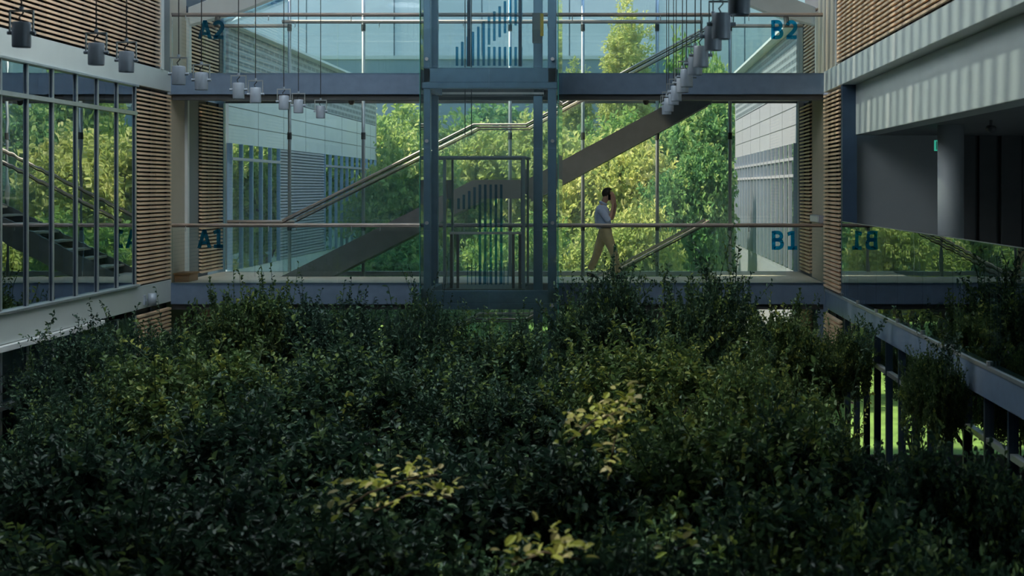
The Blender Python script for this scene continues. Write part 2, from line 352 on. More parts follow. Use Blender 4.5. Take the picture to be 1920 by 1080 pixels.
# ends of the bridges: posts, plaster jambs
for nm, x0, x1, y0, y1, z0, z1, m, lab in (
    ('wall_left_jamb', XL - .3, XL - .03, 25.05, 25.9, .0, 3.37, 'beige', 'beige plaster strip at the left end of the middle bridge'),
    ('wall_left_pier', XL - .3, XL + .02, 25.92, 26.02, 0, 3.37, 'white', 'thin white post at the left end of the middle bridge'),
    ('wall_left_recess', XL - .3, XL - .05, 26.02, 26.83, 0, 3.37, 'grey', 'dark grey panel beside the slats at the left end of the middle bridge'),
    ('wall_left_upper_post', XL - .3, XL + .02, 24.42, 24.56, 3.77, 7.6, 'white', 'thin white post ending the upper left slats'),
    ('wall_left_upper_recess', XL - .3, XL - .02, 24.56, 25.0, 3.77, 7.6, 'grey', 'grey green panel left of the upper bridge'),
    ('wall_left_upper_jamb', XL - .3, XL - .03, 25.0, 26.0, 3.77, 7.6, 'beige', 'beige plaster strip at the left end of the upper bridge'),
    ('wall_left_upper_pier', XL - .3, XL + .02, 26.0, 26.16, 3.77, 4.95, 'white', 'white pier under the left roof rafter'),
    ('wall_right_jamb', XR + .03, XR + .3, 25.05, 26.7, 0, 3.37, 'beige', 'beige plaster wall at the right end of the middle bridge'),
    ('wall_right_upper_jamb', XR + .03, XR + .3, 23.6, 25.9, 3.77, 7.6, 'beige', 'beige plaster wall at the right end of the upper bridge'),
    ('wall_right_upper_post', XR - .02, XR + .3, 23.5, 23.6, 3.77, 7.6, 'white', 'thin white post ending the upper right slats'),
    ('wall_right_upper_pier', XR - .02, XR + .3, 25.9, 26.0, 3.77, 4.95, 'white', 'white pier under the right roof rafter'),
    ('wall_right_corner', XR - .02, XR + .3, 27.65, 28.2, 3.77, 5.1, 'grey', 'grey post beyond the small slat screen by the B2 lettering'),
    ('wall_left_corner', XL - .3, XL + .02, 28.05, 28.2, 3.77, 5.1, 'soffit', 'dark post beyond the slats by the A2 lettering'),
    ('wall_left_glass_post', XL - .3, XL + .02, 28.3, 28.44, -1.6, 5.4, 'blue', 'slim blue corner post where the left wall meets the glass end wall'),
    ('wall_right_glass_post', XR - .02, XR + .3, 28.25, 28.44, -1.6, 5.4, 'panel_out', 'slim pale corner post where the right wall meets the glass end wall'),
):
    struct(box(nm, x0, x1, y0, y1, z0, z1, M[m]), lab, 'wall')
b_ = empty('low_box', (XL + .2, 25.5, 0), 'small orange brown box on the floor at the left end of the bridge', 'box')
box('box_body', XL - .02, XL + .25, 25.25, 25.8, 0, .13, M['orange'], b_, bevel=.01); box('lid', XL - .03, XL + .27, 25.23, 25.82, .13, .16, M['orange'], b_)
b_ = empty('wall_box', (XR, 25.9, 1.05), 'pale box fixed to the beige wall above the right end of the handrail', 'box')
box('box_body', XR - .06, XR + .03, 25.2, 26.3, 1.06, 1.2, M['panel_out'], b_, bevel=.008); box('cover', XR - .075, XR - .06, 25.25, 26.25, 1.08, 1.18, M['white'], b_)

# right side --------------------------------------------------------------
wall_trim('trim_6', XR, XR + .4, 8, YB + .02, 3.40, 3.77, M['panel'], 'pale band with sun streaks above the right gallery')
wall_trim('trim_7', 4.0, 4.35, 8, 23.1, 2.57, 3.40, M['panel'], 'deep recessed pale beam above the right gallery opening', 'beam')
struct(box('wall_right_pier', XR + .02, 4.02, 23.1, 23.25, -.06, 3.40, M['pier']), 'dark blue pier face right of the tall slat screen', 'wall')
wall_trim('trim_8', XR, 4.05, 8.02, 24.9, -.43, -.10, M['fascia'], 'pale sloping looking band under the right glass balustrade')
struct(box('wall_right', XR, 4.0, -6, 8, -3.75, 7.6, M['grey']), 'grey wall at the near right of the atrium', 'wall')
struct(box('floor_gallery', 4.05, 11, 8, 28, -.3, -.05, M['concrete']), 'floor of the right gallery', 'floor')
struct(box('ceiling_gallery', 4.35, 11, 8, 28, 2.57, 2.75, M['grey']), 'dark soffit of the right gallery', 'ceiling')
struct(box('wall_gallery_end', 4.0, 5.38, 23.25, 23.45, -.06, 2.57, M['gallery']), 'grey end wall of the right gallery left of the round column', 'wall')
g = empty('wall_gallery_panels', (7.5, 23.4, -.06), 'charcoal wall of tall vertical panels right of the round column', 'wall', kind='structure')
for k in range(12):
    x = 5.4 + k * .36; box('panel', x, x + .34 - (.06 if k % 3 else .0), 23.4 - .03 * (k % 2), 23.5, -.06, 2.57, M['charcoal'], g)
box('backing', 5.38, 11, 23.5, 23.6, -.06, 2.57, M['dark'], g)
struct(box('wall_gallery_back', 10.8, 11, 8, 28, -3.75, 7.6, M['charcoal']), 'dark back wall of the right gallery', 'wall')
struct(MB().tube([(4.70, 19.5, -.06), (4.70, 19.5, 2.57)], .18, 32).build('column', M['gallery'], smooth=True), 'round grey column standing in the right gallery', 'column')
s_ = empty('exit_sign', (X(1757, 20.2), 20.2, 2.3), 'small green exit sign half hidden behind the round column', 'sign')
x0 = X(1752, 20.2)
box('sign_body', x0, x0 + .22, 20.18, 20.22, Z(283, 20.2), Z(263, 20.2), M['green_sign'], s_, bevel=.004)
box('hanger', x0 + .1, x0 + .12, 20.19, 20.21, Z(263, 20.2), 2.57, M['alu'], s_)
mb = MB(); zc = Z(273, 20.2)
mb.prism([(x0 + .02, zc - .06), (x0 + .035, zc - .06), (x0 + .035, zc + .06), (x0 + .02, zc + .06)], 20.172, 20.178)
mb.prism([(x0 + .06, zc - .055), (x0 + .075, zc - .055), (x0 + .10, zc - .01), (x0 + .11, zc + .035), (x0 + .09, zc + .04), (x0 + .08, zc)], 20.172, 20.178)
mb.prism([(x0 + .09, zc - .01), (x0 + .13, zc - .05), (x0 + .14, zc - .04), (x0 + .105, zc + .01)], 20.172, 20.178)
mb.prism([(x0 + .098, zc + .046), (x0 + .116, zc + .046), (x0 + .116, zc + .062), (x0 + .098, zc + .062)], 20.172, 20.178)
mb.build('pictogram', M['white'], s_)
c_ = empty('ceiling_camera', (X(1858, 18), 18, 2.5), 'small dark camera under the gallery soffit right of the round column', 'camera')
cx = X(1858, 18); MB().tube([(cx, 18, 2.57), (cx, 18, 2.50)], .02, 8).build('bracket', M['soffit'], c_); MB().tube([(cx, 18.08, 2.46), (cx, 17.9, 2.45)], [.05, .045], 12).build('camera_body', M['soffit'], c_, smooth=True)

# glass balustrade of the right gallery (mirrors the bridge)
g = empty('gallery_balustrade', (XR, 16, -.1), 'long mirroring glass balustrade along the right gallery', 'balustrade')
ys = [8 + i * 1.51 for i in range(11)]
for a, b in zip(ys[:-1], ys[1:]): box('pane', XR + .01, XR + .026, a + .004, b - .004, -.10, 1.14, G_BAL, g)
box('edge_strip', XR + .006, XR + .03, 8, 23.1, 1.14, 1.147, M['alu'], g)
box('base_channel', XR - .01, XR + .05, 8, 24.85, -.13, -.09, M['alu'], g)
for a in ys[1:]: box('clamp', XR - .012, XR + .012, a - .03, a + .03, -.09, -.04, M['alu'], g)

# lower right facade: close mullions
ysR = [9.2 + .87 * k for k in range(17)]
curtain_window('window_3', XR + .12, -1, ysR, -3.7, -.43, [-.9], G_WING, 'lower right window strip with close dark mullions behind the leaves')
struct(box('wall_right_lower_back', 9, 9.2, 8, 28, -3.75, -.3, M['charcoal']), 'dark far wall inside the lower right rooms', 'wall')

# ------------------------------------------------------------------ bridges
def bridge(z, name, label, y_back, mid_from, mid_to):
    e = empty(name, ((XL + XR) / 2, YB, z), label, 'bridge', kind='structure')
    f = .38
    box('fascia', XL, X(795, YB), YB, YB + .06, z - f, z, M['fascia'], e)
    box('fascia', X(1040, YB), XR, YB, YB + .06, z - f, z, M['fascia'], e)
    box('flange', XL, XR, YB + .07, YB + .2, z - f - .1, z - f, M['soffit'], e)
    box('deck', XL, XR, YB + .06, y_back, z - .3, z - .02, M['concrete'], e)
    box('floor_finish', XL, XR, YB + .01, y_back, z - .02, z + .0, M['floor'], e)
    box('side_landing', XL, -6.38, y_back, 28.35, z - .3, z, M['floor'], e)
    box('side_landing', 1.9, XR, y_back, 28.35, z - .3, z, M['floor'], e)
    box('soffit_panel', XL, XR, YB + .2, y_back, z - f - .02, z - .3, M['soffit'], e)
    return e
bridge(0.0, 'bridge_floor_middle', 'grey footbridge with pale floor at eye level, person walking on it', 26.8, 0, 0)
bridge(Z2, 'bridge_floor_upper', 'grey footbridge crossing at the top, with A2 and B2 on its glass', 26.6, 0, 0)
bridge(-3.75, 'bridge_floor_ground', 'low paved strip under the bridges, hidden behind leaves', 26.8, 0, 0)

def rail_glass(name, y, z0, h, spans, label, rail_mats=('rail', 'railtop'), n_per=1.6, zrail=None):
    e = empty(name, ((spans[0][0] + spans[-1][1]) / 2, y, z0), label, 'balustrade')
    for (a, b) in spans:
        n = max(1, round((b - a) / n_per)); s = (b - a) / n
        for i in range(n):
            box('pane', a + i * s + .006, a + (i + 1) * s - .006, y, y + .014, z0 - .02, z0 + h - .03, G_CLEAR, e)
            xm = a + i * s + .25
            MB().tube([(xm, y - .03, z0 + h - .12), (xm, y + .0, z0 + h - .1), (xm, y + .0, z0 + h - .01)], .008, 6).build('rail_bracket', M['alu'], e)
    a, b = spans[0][0], spans[-1][1]
    MB().tube([(a, y, z0 + h), (b, y, z0 + h)], .022, 12).build('handrail', M[rail_mats[1]], e, smooth=True)
    MB().tube([(a, y + .01, z0 + h - .035), (b, y + .01, z0 + h - .035)], .012, 8).build('rail_channel', M[rail_mats[0]], e)
    return e
xl1, xr0 = X(788, YB), X(1047, YB)
rail_glass('glass_balustrade', YB - .02, 0, 1.04, [(XL + .02, xl1), (xr0, XR - .02)], 'front glass balustrade of the middle bridge with A1 and B1')
rail_glass('glass_balustrade', YB - .02, Z2, 1.05, [(XL + .02, xl1), (xr0, XR - .02)], 'front glass balustrade of the upper bridge with A2 and B2')
rail_glass('glass_balustrade', 28.1, 0, 1.03, [(XL + .15, -6.4)], 'short glass balustrade behind A1 before the glass end wall')
rail_glass('glass_balustrade', 26.72, 0, 1.0, [(-6.3, 3.3)], 'glass guard of the middle bridge in front of the stair')
rail_glass('glass_balustrade', 26.6, Z2, 1.04, [(XL + .1, -6.2)], 'short glass guard behind A2 with a bronze rail')
rail_glass('glass_balustrade', 26.62, Z2, 1.12, [(-6.3, 1.7)], 'long glass guard of the upper bridge behind the lift')
rail_glass('glass_balustrade', 26.6, Z2, 1.04, [(1.95, 3.6)], 'short glass guard behind B2 with a bronze rail')

# lettering on the glass
def stroke(mb, pts, w_, y0, y1):
    pts = [Vector((p[0], 0, p[1])) for p in pts]
    n = len(pts); L = []; R = []
    for i, p in enumerate(pts):
        d = (pts[min(i + 1, n - 1)] - pts[max(i - 1, 0)]).normalized(); u = Vector((-d.z, 0, d.x)) * w_ / 2
        L.append(p + u); R.append(p - u)
    for i in range(n - 1):
        mb.prism([(L[i].x, L[i].z), (L[i + 1].x, L[i + 1].z), (R[i + 1].x, R[i + 1].z), (R[i].x, R[i].z)], y0, y1)
def arc(cx, cz, rx, rz, a0, a1, n=14):
    return [(cx + rx * math.cos(math.radians(a0 + (a1 - a0) * i / n)), cz + rz * math.sin(math.radians(a0 + (a1 - a0) * i / n))) for i in range(n + 1)]
def glyph(ch, x, z, h, y):
    """x = left, z = baseline"""
    mb = MB(); w_ = h * .2; y0, y1 = y - .004, y - .001
    def S(p): stroke(mb, [(x + a * h, z + b * h) for a, b in p], w_, y0, y1)
    if ch == 'A':
        mb.prism([(x, z), (x + .2 * h, z), (x + .48 * h, z + h), (x + .28 * h, z + h)], y0, y1)
        mb.prism([(x + .56 * h, z), (x + .76 * h, z), (x + .48 * h, z + h), (x + .28 * h, z + h)], y0, y1)
        mb.prism([(x + .16 * h, z + .2 * h), (x + .6 * h, z + .2 * h), (x + .56 * h, z + .36 * h), (x + .2 * h, z + .36 * h)], y0, y1)
    elif ch == 'B':
        S([(.1, 0), (.1, 1)])
        S([(.1, .915), (.32, .915)] + arc(.32, .72, .19, .195, 90, -90)[1:] + [(.1, .525)])
        S([(.1, .525), (.34, .525)] + arc(.34, .305, .215, .22, 90, -90)[1:] + [(.1, .085)])
    elif ch == '1':
        S([(.32, 0), (.32, 1)]); S([(.05, .82), (.32, .92)]); S([(.06, .09), (.56, .09)])
    elif ch == '2':
        S(arc(.28, .66, .22, .25, 165, -25) + [(.40, .42), (.1, .1)]); S([(.02, .09), (.56, .09)])
    return mb
for txt, px, py0, py1, m, lab in (('A1', 370, 430, 465, 'teal_dark', 'dark teal sign reading A1 on the lower left glass balustrade'),
                              ('B1', 1447, 433, 468, 'teal', 'teal sign reading B1 on the lower right glass balustrade'),
                              ('A2', 371, 38, 73, 'teal_dark', 'dark teal sign reading A2 on the upper left glass balustrade'),
                              ('B2', 1446, 38, 73, 'teal', 'teal sign reading B2 on the upper right glass balustrade')):
    y = YB - .025; h = (py1 - py0) * y / F
    e = empty('glass_sign', (X(px, y), y, Z(py1, y)), lab, 'sign')
    glyph(txt[0], X(px, y), Z(py1, y), h, y).build('letter', M[m], e)
    glyph(txt[1], X(px, y) + h * (.82 if txt[0] == 'A' else .80), Z(py1, y), h, y).build('numeral', M[m], e)

# ------------------------------------------------------------------ stairs behind the bridge
def staircase(zb, label):
    y0, y1 = 26.95, 28.2
    e = empty('staircase', (-2.2, 27.5, zb), label, 'staircase')
    xa, xb, xc, xd = -6.38, -2.69, -1.68, 1.85; zm, zt = zb + 1.85, zb + 3.75; d = .42
    MB().prism([(xa, zb), (xb, zm), (xb + .12, zm - d), (xa + .75, zb - .12), (xa + .1, zb - .12)], y0, y0 + .05).prism([(xa, zb), (xb, zm), (xb + .12, zm - d), (xa + .75, zb - .12), (xa + .1, zb - .12)], y1 - .05, y1).prism([(xa + .4, zb), (xb + .2, zm - .2), (xb + .12, zm - d + .01), (xa + .76, zb - .11)], y0 + .05, y1 - .05).build('lower_flight', M['stair'], e)
    MB().prism([(xb, zm), (xc, zm), (xc + .1, zm - .36), (xb + .1, zm - .36)], y0, y1).build('landing', M['stair'], e)
    MB().prism([(xc, zm), (xd, zt), (xd + .08, zt - .1), (xd + .05, zt - d), (xc + .1, zm - .36 - .06)], y0, y0 + .05).prism([(xc, zm), (xd, zt), (xd + .08, zt - .1), (xd + .05, zt - d), (xc + .1, zm - .36 - .06)], y1 - .05, y1).prism([(xc + .2, zm - .1), (xd, zt - .2), (xd + .04, zt - d + .01), (xc + .1, zm - .41)], y0 + .05, y1 - .05).build('upper_flight', M['stair'], e)
    me = None
    for (sx, sz, ex, ez) in ((xa, zb, xb, zm), (xc, zm, xd, zt)):
        for i in range(11):
            x = sx + (ex - sx) * i / 11; z = sz + (ez - sz) * i / 11
            if me is None:
                me = bpy.data.meshes.new('tread'); me.from_pydata([(0, 0, -.04), (.32, 0, -.04), (.32, 1.14, -.04), (0, 1.14, -.04), (0, 0, 0), (.32, 0, 0), (.32, 1.14, 0), (0, 1.14, 0)], [],
                    [(0, 3, 2, 1), (4, 5, 6, 7), (0, 1, 5, 4), (1, 2, 6, 5), (2, 3, 7, 6), (3, 0, 4, 7)]); me.materials.append(M['floor'])
            o = bpy.data.objects.new('tread', me); COL.objects.link(o); o.parent = e; o.location = Vector((x, y0 + .055, z)) - e.location
    H = 1.07
    for y in (y0 + .02, y1 - .02):
        for dz, r_, m in ((0, .022, 'railtop'), (-.05, .014, 'rail')):
            MB().tube([(xa, y, zb + H + dz), (xb, y, zm + H + dz), (xc, y, zm + H + dz), (xd, y, zt + H + dz)], r_, 10).build('handrail', M[m], e, smooth=True)
        for (sx, sz, ex, ez) in ((xa, zb, xb, zm), (xb, zm, xc, zm), (xc, zm, xd, zt)):
            n = 2 if ex - sx > 2 else 1
            for i in range(n):
                p, q = i / n, (i + 1) / n
                ax, az, bx, bz = sx + (ex - sx) * p, sz + (ez - sz) * p, sx + (ex - sx) * q, sz + (ez - sz) * q
                MB().prism([(ax + .01, az), (bx - .01, bz), (bx - .01, bz + H - .07), (ax + .01, az + H - .07)], y - .006, y + .006).build('glass_guard', G_CLEAR, e)
    return e
staircase(0, 'grey stair climbing from the middle bridge up to the upper bridge')
staircase(-3.75, 'lower stair climbing behind the leaves to the middle bridge')

# ------------------------------------------------------------------ glass end wall
e = empty('window_4', (-2, YC, -3.75), 'tall glass end wall behind the bridges with slim steel posts', 'window', kind='structure')
mpx = [408, 545, 683, 820, 957, 1093, 1232, 1368]
mx = [X(p, YC) for p in mpx]; edges = [XL] + [x for x in mx if x > XL + .2] + [XR]
for x in edges[1:-1]:
    MB().tube([(x, YC - .1, -3.75), (x, YC - .1, 7.2)], .036, 12).build('post', M['alu'], e, smooth=True)
    for z in (-1.9, .9, 2.75, 4.95):
        MB().tube([(x, YC - .1, z - .07), (x, YC - .1, z + .07)], .045, 10).build('glass_clamp', M['soffit'], e)
lv = [-3.75, 0.0, 1.9, 3.75, 5.6]
for a, b in zip(edges[:-1], edges[1:]):
    for c, d in zip(lv[:-1], lv[1:]): box('pane', a + .006, b - .006, YC, YC + .016, c + .006, d - .006, G_CURT, e)
box('transom', XL, XR, YC - .03, YC + .05, -.09, .0, M['alu'], e)
box('transom', XL, XR, YC - .03, YC + .05, 3.42, 3.5, M['soffit'], e)
# pitched rafters of the end bay
for nm, s, xw, lab in (('trim_9', 1, XL, 'broad white roof rafter rising from the left wall at the top'), ('trim_10', -1, XR, 'broad white roof rafter rising from the right wall at the top')):
    xm = -2.07
    k = .40
    P = [(xw, 4.72), (xw, 5.05), (xm, 5.05 + k * abs(xm - xw)), (xm, 4.60 + k * abs(xm - xw) + .0), (xw + s * .9, 4.60 + k * .9)]
    struct(MB().prism(P, 26.0, 26.25).build(nm, M['white'], bevel=.01), lab, 'rafter')
    P2 = [(xw, 5.0), (xw, 5.06), (xm, 5.06 + k * abs(xm - xw)), (xm, 5.0 + k * abs(xm - xw))]
    g = empty('roof_glazing', (xw, 27.3, 5.0), 'pitched glass roof slope over the end bay on the ' + ('left' if s > 0 else 'right'), 'roof', kind='structure')
    MB().prism(P2, 26.25, YC + .1).build('pane', G_CLEAR, g)
e = MB()
for x in (XL + .55, XR - .55):
    e.tube([(x, 25.9, 4.7), (x, 26.1, 5.0)], .05, 10)
struct(e.build('trim_11', M['soffit']), 'dark round fixings under the roof rafters at both ends', 'trim')

# ------------------------------------------------------------------ lift shaft and car
LY0, LY1 = 23.1, 24.8
sh = empty('lift_shaft', (X(917, LY0), (LY0 + LY1) / 2, -3.75), 'blue steel and glass lift shaft in the middle of the atrium', 'lift shaft')
xa, xb = X(794, LY0), X(1043, LY0)
for (p0, p1, y) in ((794, 807, LY0), (1027, 1043, LY0), (810, 821, LY1), (1000, 1017, LY1)):
    box('post', X(p0, y), X(p1, y), y, y + .12, -3.75, 7.6, M['blue'], sh, bevel=.008)
for (zt, zb) in ((Z(545, LY0), Z(580, LY0)), (Z(127, LY0), Z(166, LY0))):
    box('ring_beam', xa, xb, LY0 + .0, LY0 + .12, zb + .1, zt, M['blue'], sh, bevel=.01)
    box('ring_beam_lip', xa - .02, xb + .02, LY0 - .03, LY0 + .10, zb, zb + .10, M['blue'], sh, bevel=.01)
    box('side_beam', xa, xa + .1, LY0 + .12, LY1, zb, zt, M['blue'], sh)
    box('side_beam', xb - .1, xb, LY0 + .12, LY1, zb, zt, M['blue'], sh)
box('rear_beam', X(808, LY1), X(1020, LY1), LY1, LY1 + .1, Z(180, LY1), Z(158, LY1), M['soffit'], sh)
box('rear_trim', X(808, LY1), X(1020, LY1), LY1 - .02, LY1, Z(177, LY1), Z(173, LY1), M['railtop'], sh)
gx0, gx1 = X(788, LY0), X(1047, LY0)
zs = [-3.7, -.36, 1.0, 2.35, 3.7, 5.1, 7.5]
for c, d in zip(zs[:-1], zs[1:]):
    for (u, v) in ((gx0, (gx0 + gx1) / 2), ((gx0 + gx1) / 2, gx1)):
        box('front_pane', u + .004, v - .004, LY0 - .05, LY0 - .036, c + .005, d - .005, G_LIFT, sh)
    box('side_pane', gx0, gx0 + .014, LY0 - .03, LY1 + .1, c + .005, d - .005, G_LIFT, sh)
    box('side_pane', gx1 - .014, gx1, LY0 - .03, LY1 + .1, c + .005, d - .005, G_LIFT, sh)
    box('glass_edge', gx0 - .004, gx0 + .004, LY0 - .055, LY0 - .03, c, d, G_EDGE, sh)
    box('glass_edge', gx1 - .004, gx1 + .004, LY0 - .055, LY0 - .03, c, d, G_EDGE, sh)
    for xx in (xa + .06, xb - .06):
        MB().tube([(xx, LY0 - .07, c + .12), (xx, LY0 - .03, c + .12)], .03, 12).build('glass_bolt', M['alu'], sh)
# guide column with yellow strip, cables
box('guide_panel', X(998, 24.3), X(1016, 24.3), 24.3, 24.4, Z(80, 24.3), Z(24, 24.3), M['grey'], sh)
box('yellow_strip', X(1013, 24.25), X(1019, 24.25), 24.25, 24.3, Z(68, 24.3), Z(26, 24.3), M['yellow'], sh)
for p in (879, 975):
    box('guide_rail', X(p - 3, 24.2), X(p + 3, 24.2), 24.2, 24.26, Z(124, 24.2), 7.5, M['navy'], sh)
for p in (872, 884): MB().tube([(X(p, 24.0), 24.0, 2.6), (X(p, 24.0), 24.0, 7.5)], .008, 6).build('cable', M['cable'], sh)
# blue vertical stripes of unknown nature behind the lift, built as glass strips
fs = empty('stripe_row', (X(900, 24.95), 24.93, 0), 'row of blue vertical stripes seen through the lift at mid level', 'fin screen')
for k, p in enumerate(range(860, 945, 10)):
    t_ = 372 - (p - 860) * .7 if p < 895 else 346; b__ = 392 if p < 895 else 541
    box('fin', X(p - 2.4, 24.95), X(p + 2.4, 24.95), 24.93, 24.96, Z(b__, 24.95), Z(t_, 24.95), M['stripe_blue'], fs)
fs = empty('stripe_row', (X(915, 24.95), 24.93, Z2), 'stepped row of blue vertical stripes seen through the lift above the upper bridge', 'fin screen')
for k, p in enumerate(range(857, 980, 10)):
    t_ = 88 - (p - 857) * .95
    for (u, v) in (((124, t_),) if p < 915 else ((124, 88), (84 - (p - 917) * .72, t_))):
        box('fin', X(p - 2.4, 24.95), X(p + 2.4, 24.95), 24.93, 24.96, Z(u, 24.95), Z(v, 24.95), M['stripe_blue'], fs)
# car
car = empty('lift_car', (X(905, 24), 24.0, -.02), 'glass lift car with a bronze guard rail standing at the middle bridge', 'lift car')
cx0, cx1 = X(832, 23.6), X(985, 23.6)
box('car_floor', cx0, cx1, 23.45, 24.7, -.06, .0, M['soffit'], car, bevel=.01)
box('car_roof', cx0 - .03, cx1 + .03, 23.45, 24.7, Z(297, 23.5), Z(293, 23.5), M['panel_out'], car, bevel=.01)
for (x0, x1) in ((cx0, cx0 + .05), (cx1 - .05, cx1)):
    box('car_post', x0, x1, 23.5, 23.55, 0, Z(297, 23.5), M['alu'], car)
    box('car_post', x0, x1, 24.6, 24.65, 0, Z(297, 23.5), M['alu'], car)
    box('car_pane', (x0 + x1) / 2 - .006, (x0 + x1) / 2 + .006, 23.55, 24.6, 0, Z(297, 23.5), G_CLEAR, car)
rx0, rx1 = X(843, 23.7), X(978, 23.7); rz = Z(437, 23.7)
box('guard_rail', rx0, rx1, 23.68, 23.72, rz - .02, rz + .02, M['railtop'], car, bevel=.005)
for x_ in (rx0 + .03, rx0 + .14, rx1 - .14, rx1 - .03):
    box('guard_post', x_ - .022, x_ + .022, 23.68, 23.72, 0, rz - .02, M['rail'], car)
for k in range(12):
    x_ = rx0 + .22 + k * (rx1 - rx0 - .44) / 11
    box('guard_bar', x_ - .008, x_ + .008, 24.5, 24.52, .0, .38, M['stripe_blue'], car)
door = empty('lift_door_frame', (X(905, YB), YB + .1, 0), 'pale frame of the lift door on the middle bridge', 'door frame')
box('door_head', X(808, YB), X(985, YB), YB + .08, YB + .16, 2.2, 2.27, M['panel_out'], door)
for p in (836, 980): box('door_jamb', X(p - 4, YB), X(p + 4, YB), YB + .08, YB + .16, 0, 2.2, M['panel_out'], door)

# ------------------------------------------------------------------ pendants
def pendant(x, y, zbot, label, group, first=[None]):
    R_, H = .078, .215
    if first[0] is None:
        e = empty('pendant_lamp', (0, 0, 0))
        c = MB().tube([(0, 0, 0), (0, 0, .012), (0, 0, H - .012), (0, 0, H)], [R_ - .004, R_, R_, R_ - .006], 32, cap=False)
        c.tube([(0, 0, H), (0, 0, H + .001)], [R_ - .006, .0], 32, cap=False); c.tube([(0, 0, .03), (0, 0, .031)], [R_ - .008, .0], 32, cap=False); c.tube([(0, 0, 0), (0, 0, .03)], [R_ - .004, R_ - .008], 32, cap=False)
        s = c.build('lamp_housing', M['lamp'], e, smooth=True)
        b = MB().box(-.105, .105, -.012, .012, H + .09, H + .105); b.box(-.105, -.095, -.012, .012, H * .55, H + .105); b.box(.095, .105, -.012, .012, H * .55, H + .105)
        b.build('stirrup', M['alu'], e)
        for sgn in (-1, 1): MB().tube([(sgn * .075, 0, H * .58), (sgn * .12, 0, H * .58)], .017, 10).build('pivot_knob', M['lamp'], e)
        MB().tube([(.0, 0, H), (-.02, 0, H + .04), (.015, 0, H + .08), (0, 0, H + .12)], .007, 6).build('flex', M['cable'], e)
        MB().tube([(0, 0, H + .1), (0, 0, H + .135)], .018, 10).build('hook', M['lamp'], e)
        MB().tube([(0, 0, H + .12), (0, 0, 7.6 - 2.93)], .0065, 6).build('cable', M['cable'], e)
        first[0] = e; r_ = e
    else:
        r_ = first[0].copy(); COL.objects.link(r_)
        for ch in first[0].children:
            c = ch.copy(); COL.objects.link(c); c.parent = r_
    r_.location = (x, y, zbot); tag(r_, label, 'pendant lamp', group)
    return r_
od = ['first', 'second', 'third', 'fourth', 'fifth', 'sixth', 'seventh', 'eighth', 'ninth', 'tenth', 'eleventh']
Ld = [11.97, 13.7, 14.55, 16.3, 17.2, 18.9, 19.8, 21.5, 22.5, 24.2]
for i, d in enumerate(Ld):
    lab = 'grey cylindrical pendant lamp, ' + (od[i] + ' from the left picture edge in the left row' if i < 9 else 'last before the bridge in the left row')
    pendant(-5.06, d, 2.90, lab, 'pendant lamps in the left row')
Rd = [9.95, 11.6, 12.55, 14.3, 15.3, 17.1, 18.1, 19.9, 20.8, 22.6, 23.5]
for i, d in enumerate(Rd):
    lab = 'grey cylindrical pendant lamp, ' + (['highest and largest', 'second highest'][i] if i < 2 else ('lowest' if i == 10 else od[i] + ' from the top')) + ' in the right overlapping row'
    pendant(.894, d, 2.93, lab, 'pendant lamps in the right row')

# small fittings
for p, lab in ((659, 'small bronze round sensor under the upper bridge left of the lift'), (1211, 'small bronze round sensor under the upper bridge right of the lift')):
    y = 26.0; x = X(p, y); e = empty('ceiling_sensor', (x, y, 3.3), lab, 'sensor')
    MB().tube([(x, y, 3.35), (x, y, 3.28), (x, y, 3.24)], [.055, .055, .03], 14).build('dome', M['rail'], e, smooth=True)
    MB().tube([(x, y, 3.37), (x, y, 3.35)], .065, 14).build('base', M['alu'], e)
y = 7.9 * F / (VX - 272); z = Z(562, y)
e = empty('wall_spotlight', (XL, y, z), 'small grey cylinder spotlight on the left band under the slatted corner', 'spotlight')
MB().tube([(XL + .12, y, z - .1), (XL + .12, y, z + .11)], .07, 20).build('lamp_housing', M['lamp'], e, smooth=True)
box('wall_plate', XL, XL + .03, y - .09, y - .02, z - .08, z + .08, M['lamp'], e); box('bracket', XL + .03, XL + .06, y - .05, y + .02, z - .02, z + .02, M['lamp'], e)

# ------------------------------------------------------------------ person
def skin(name, pts, edges, m, parent, sub=2, root=0):
    me = bpy.data.meshes.new(name); me.from_pydata([p[:3] for p in pts], edges, [])
    me.materials.append(m)
    o = bpy.data.objects.new(name, me); COL.objects.link(o); o.parent = parent
    md = o.modifiers.new('skin', 'SKIN'); md.use_smooth_shade = True; md.branch_smoothing = .4
    sv = me.skin_vertices
    if not sv:
        bm = bmesh.new(); bm.from_mesh(me); bm.verts.layers.skin.verify(); bm.to_mesh(me); bm.free(); sv = me.skin_vertices
    for i, p in enumerate(pts):
        rr = p[3]; sv[0].data[i].radius = rr if isinstance(rr, tuple) else (rr, rr); sv[0].data[i].use_root = (i == root)
    s = o.modifiers.new('sub', 'SUBSURF'); s.levels = sub; s.render_levels = sub
    return o
def chain(n, s=0): return [(i, i + 1) for i in range(s, s + n - 1)]
PY = 25.85
man = empty('person', (X(1137, PY), PY, 0), 'man in light blue shirt and khaki trousers walking on the bridge holding a phone', 'person')
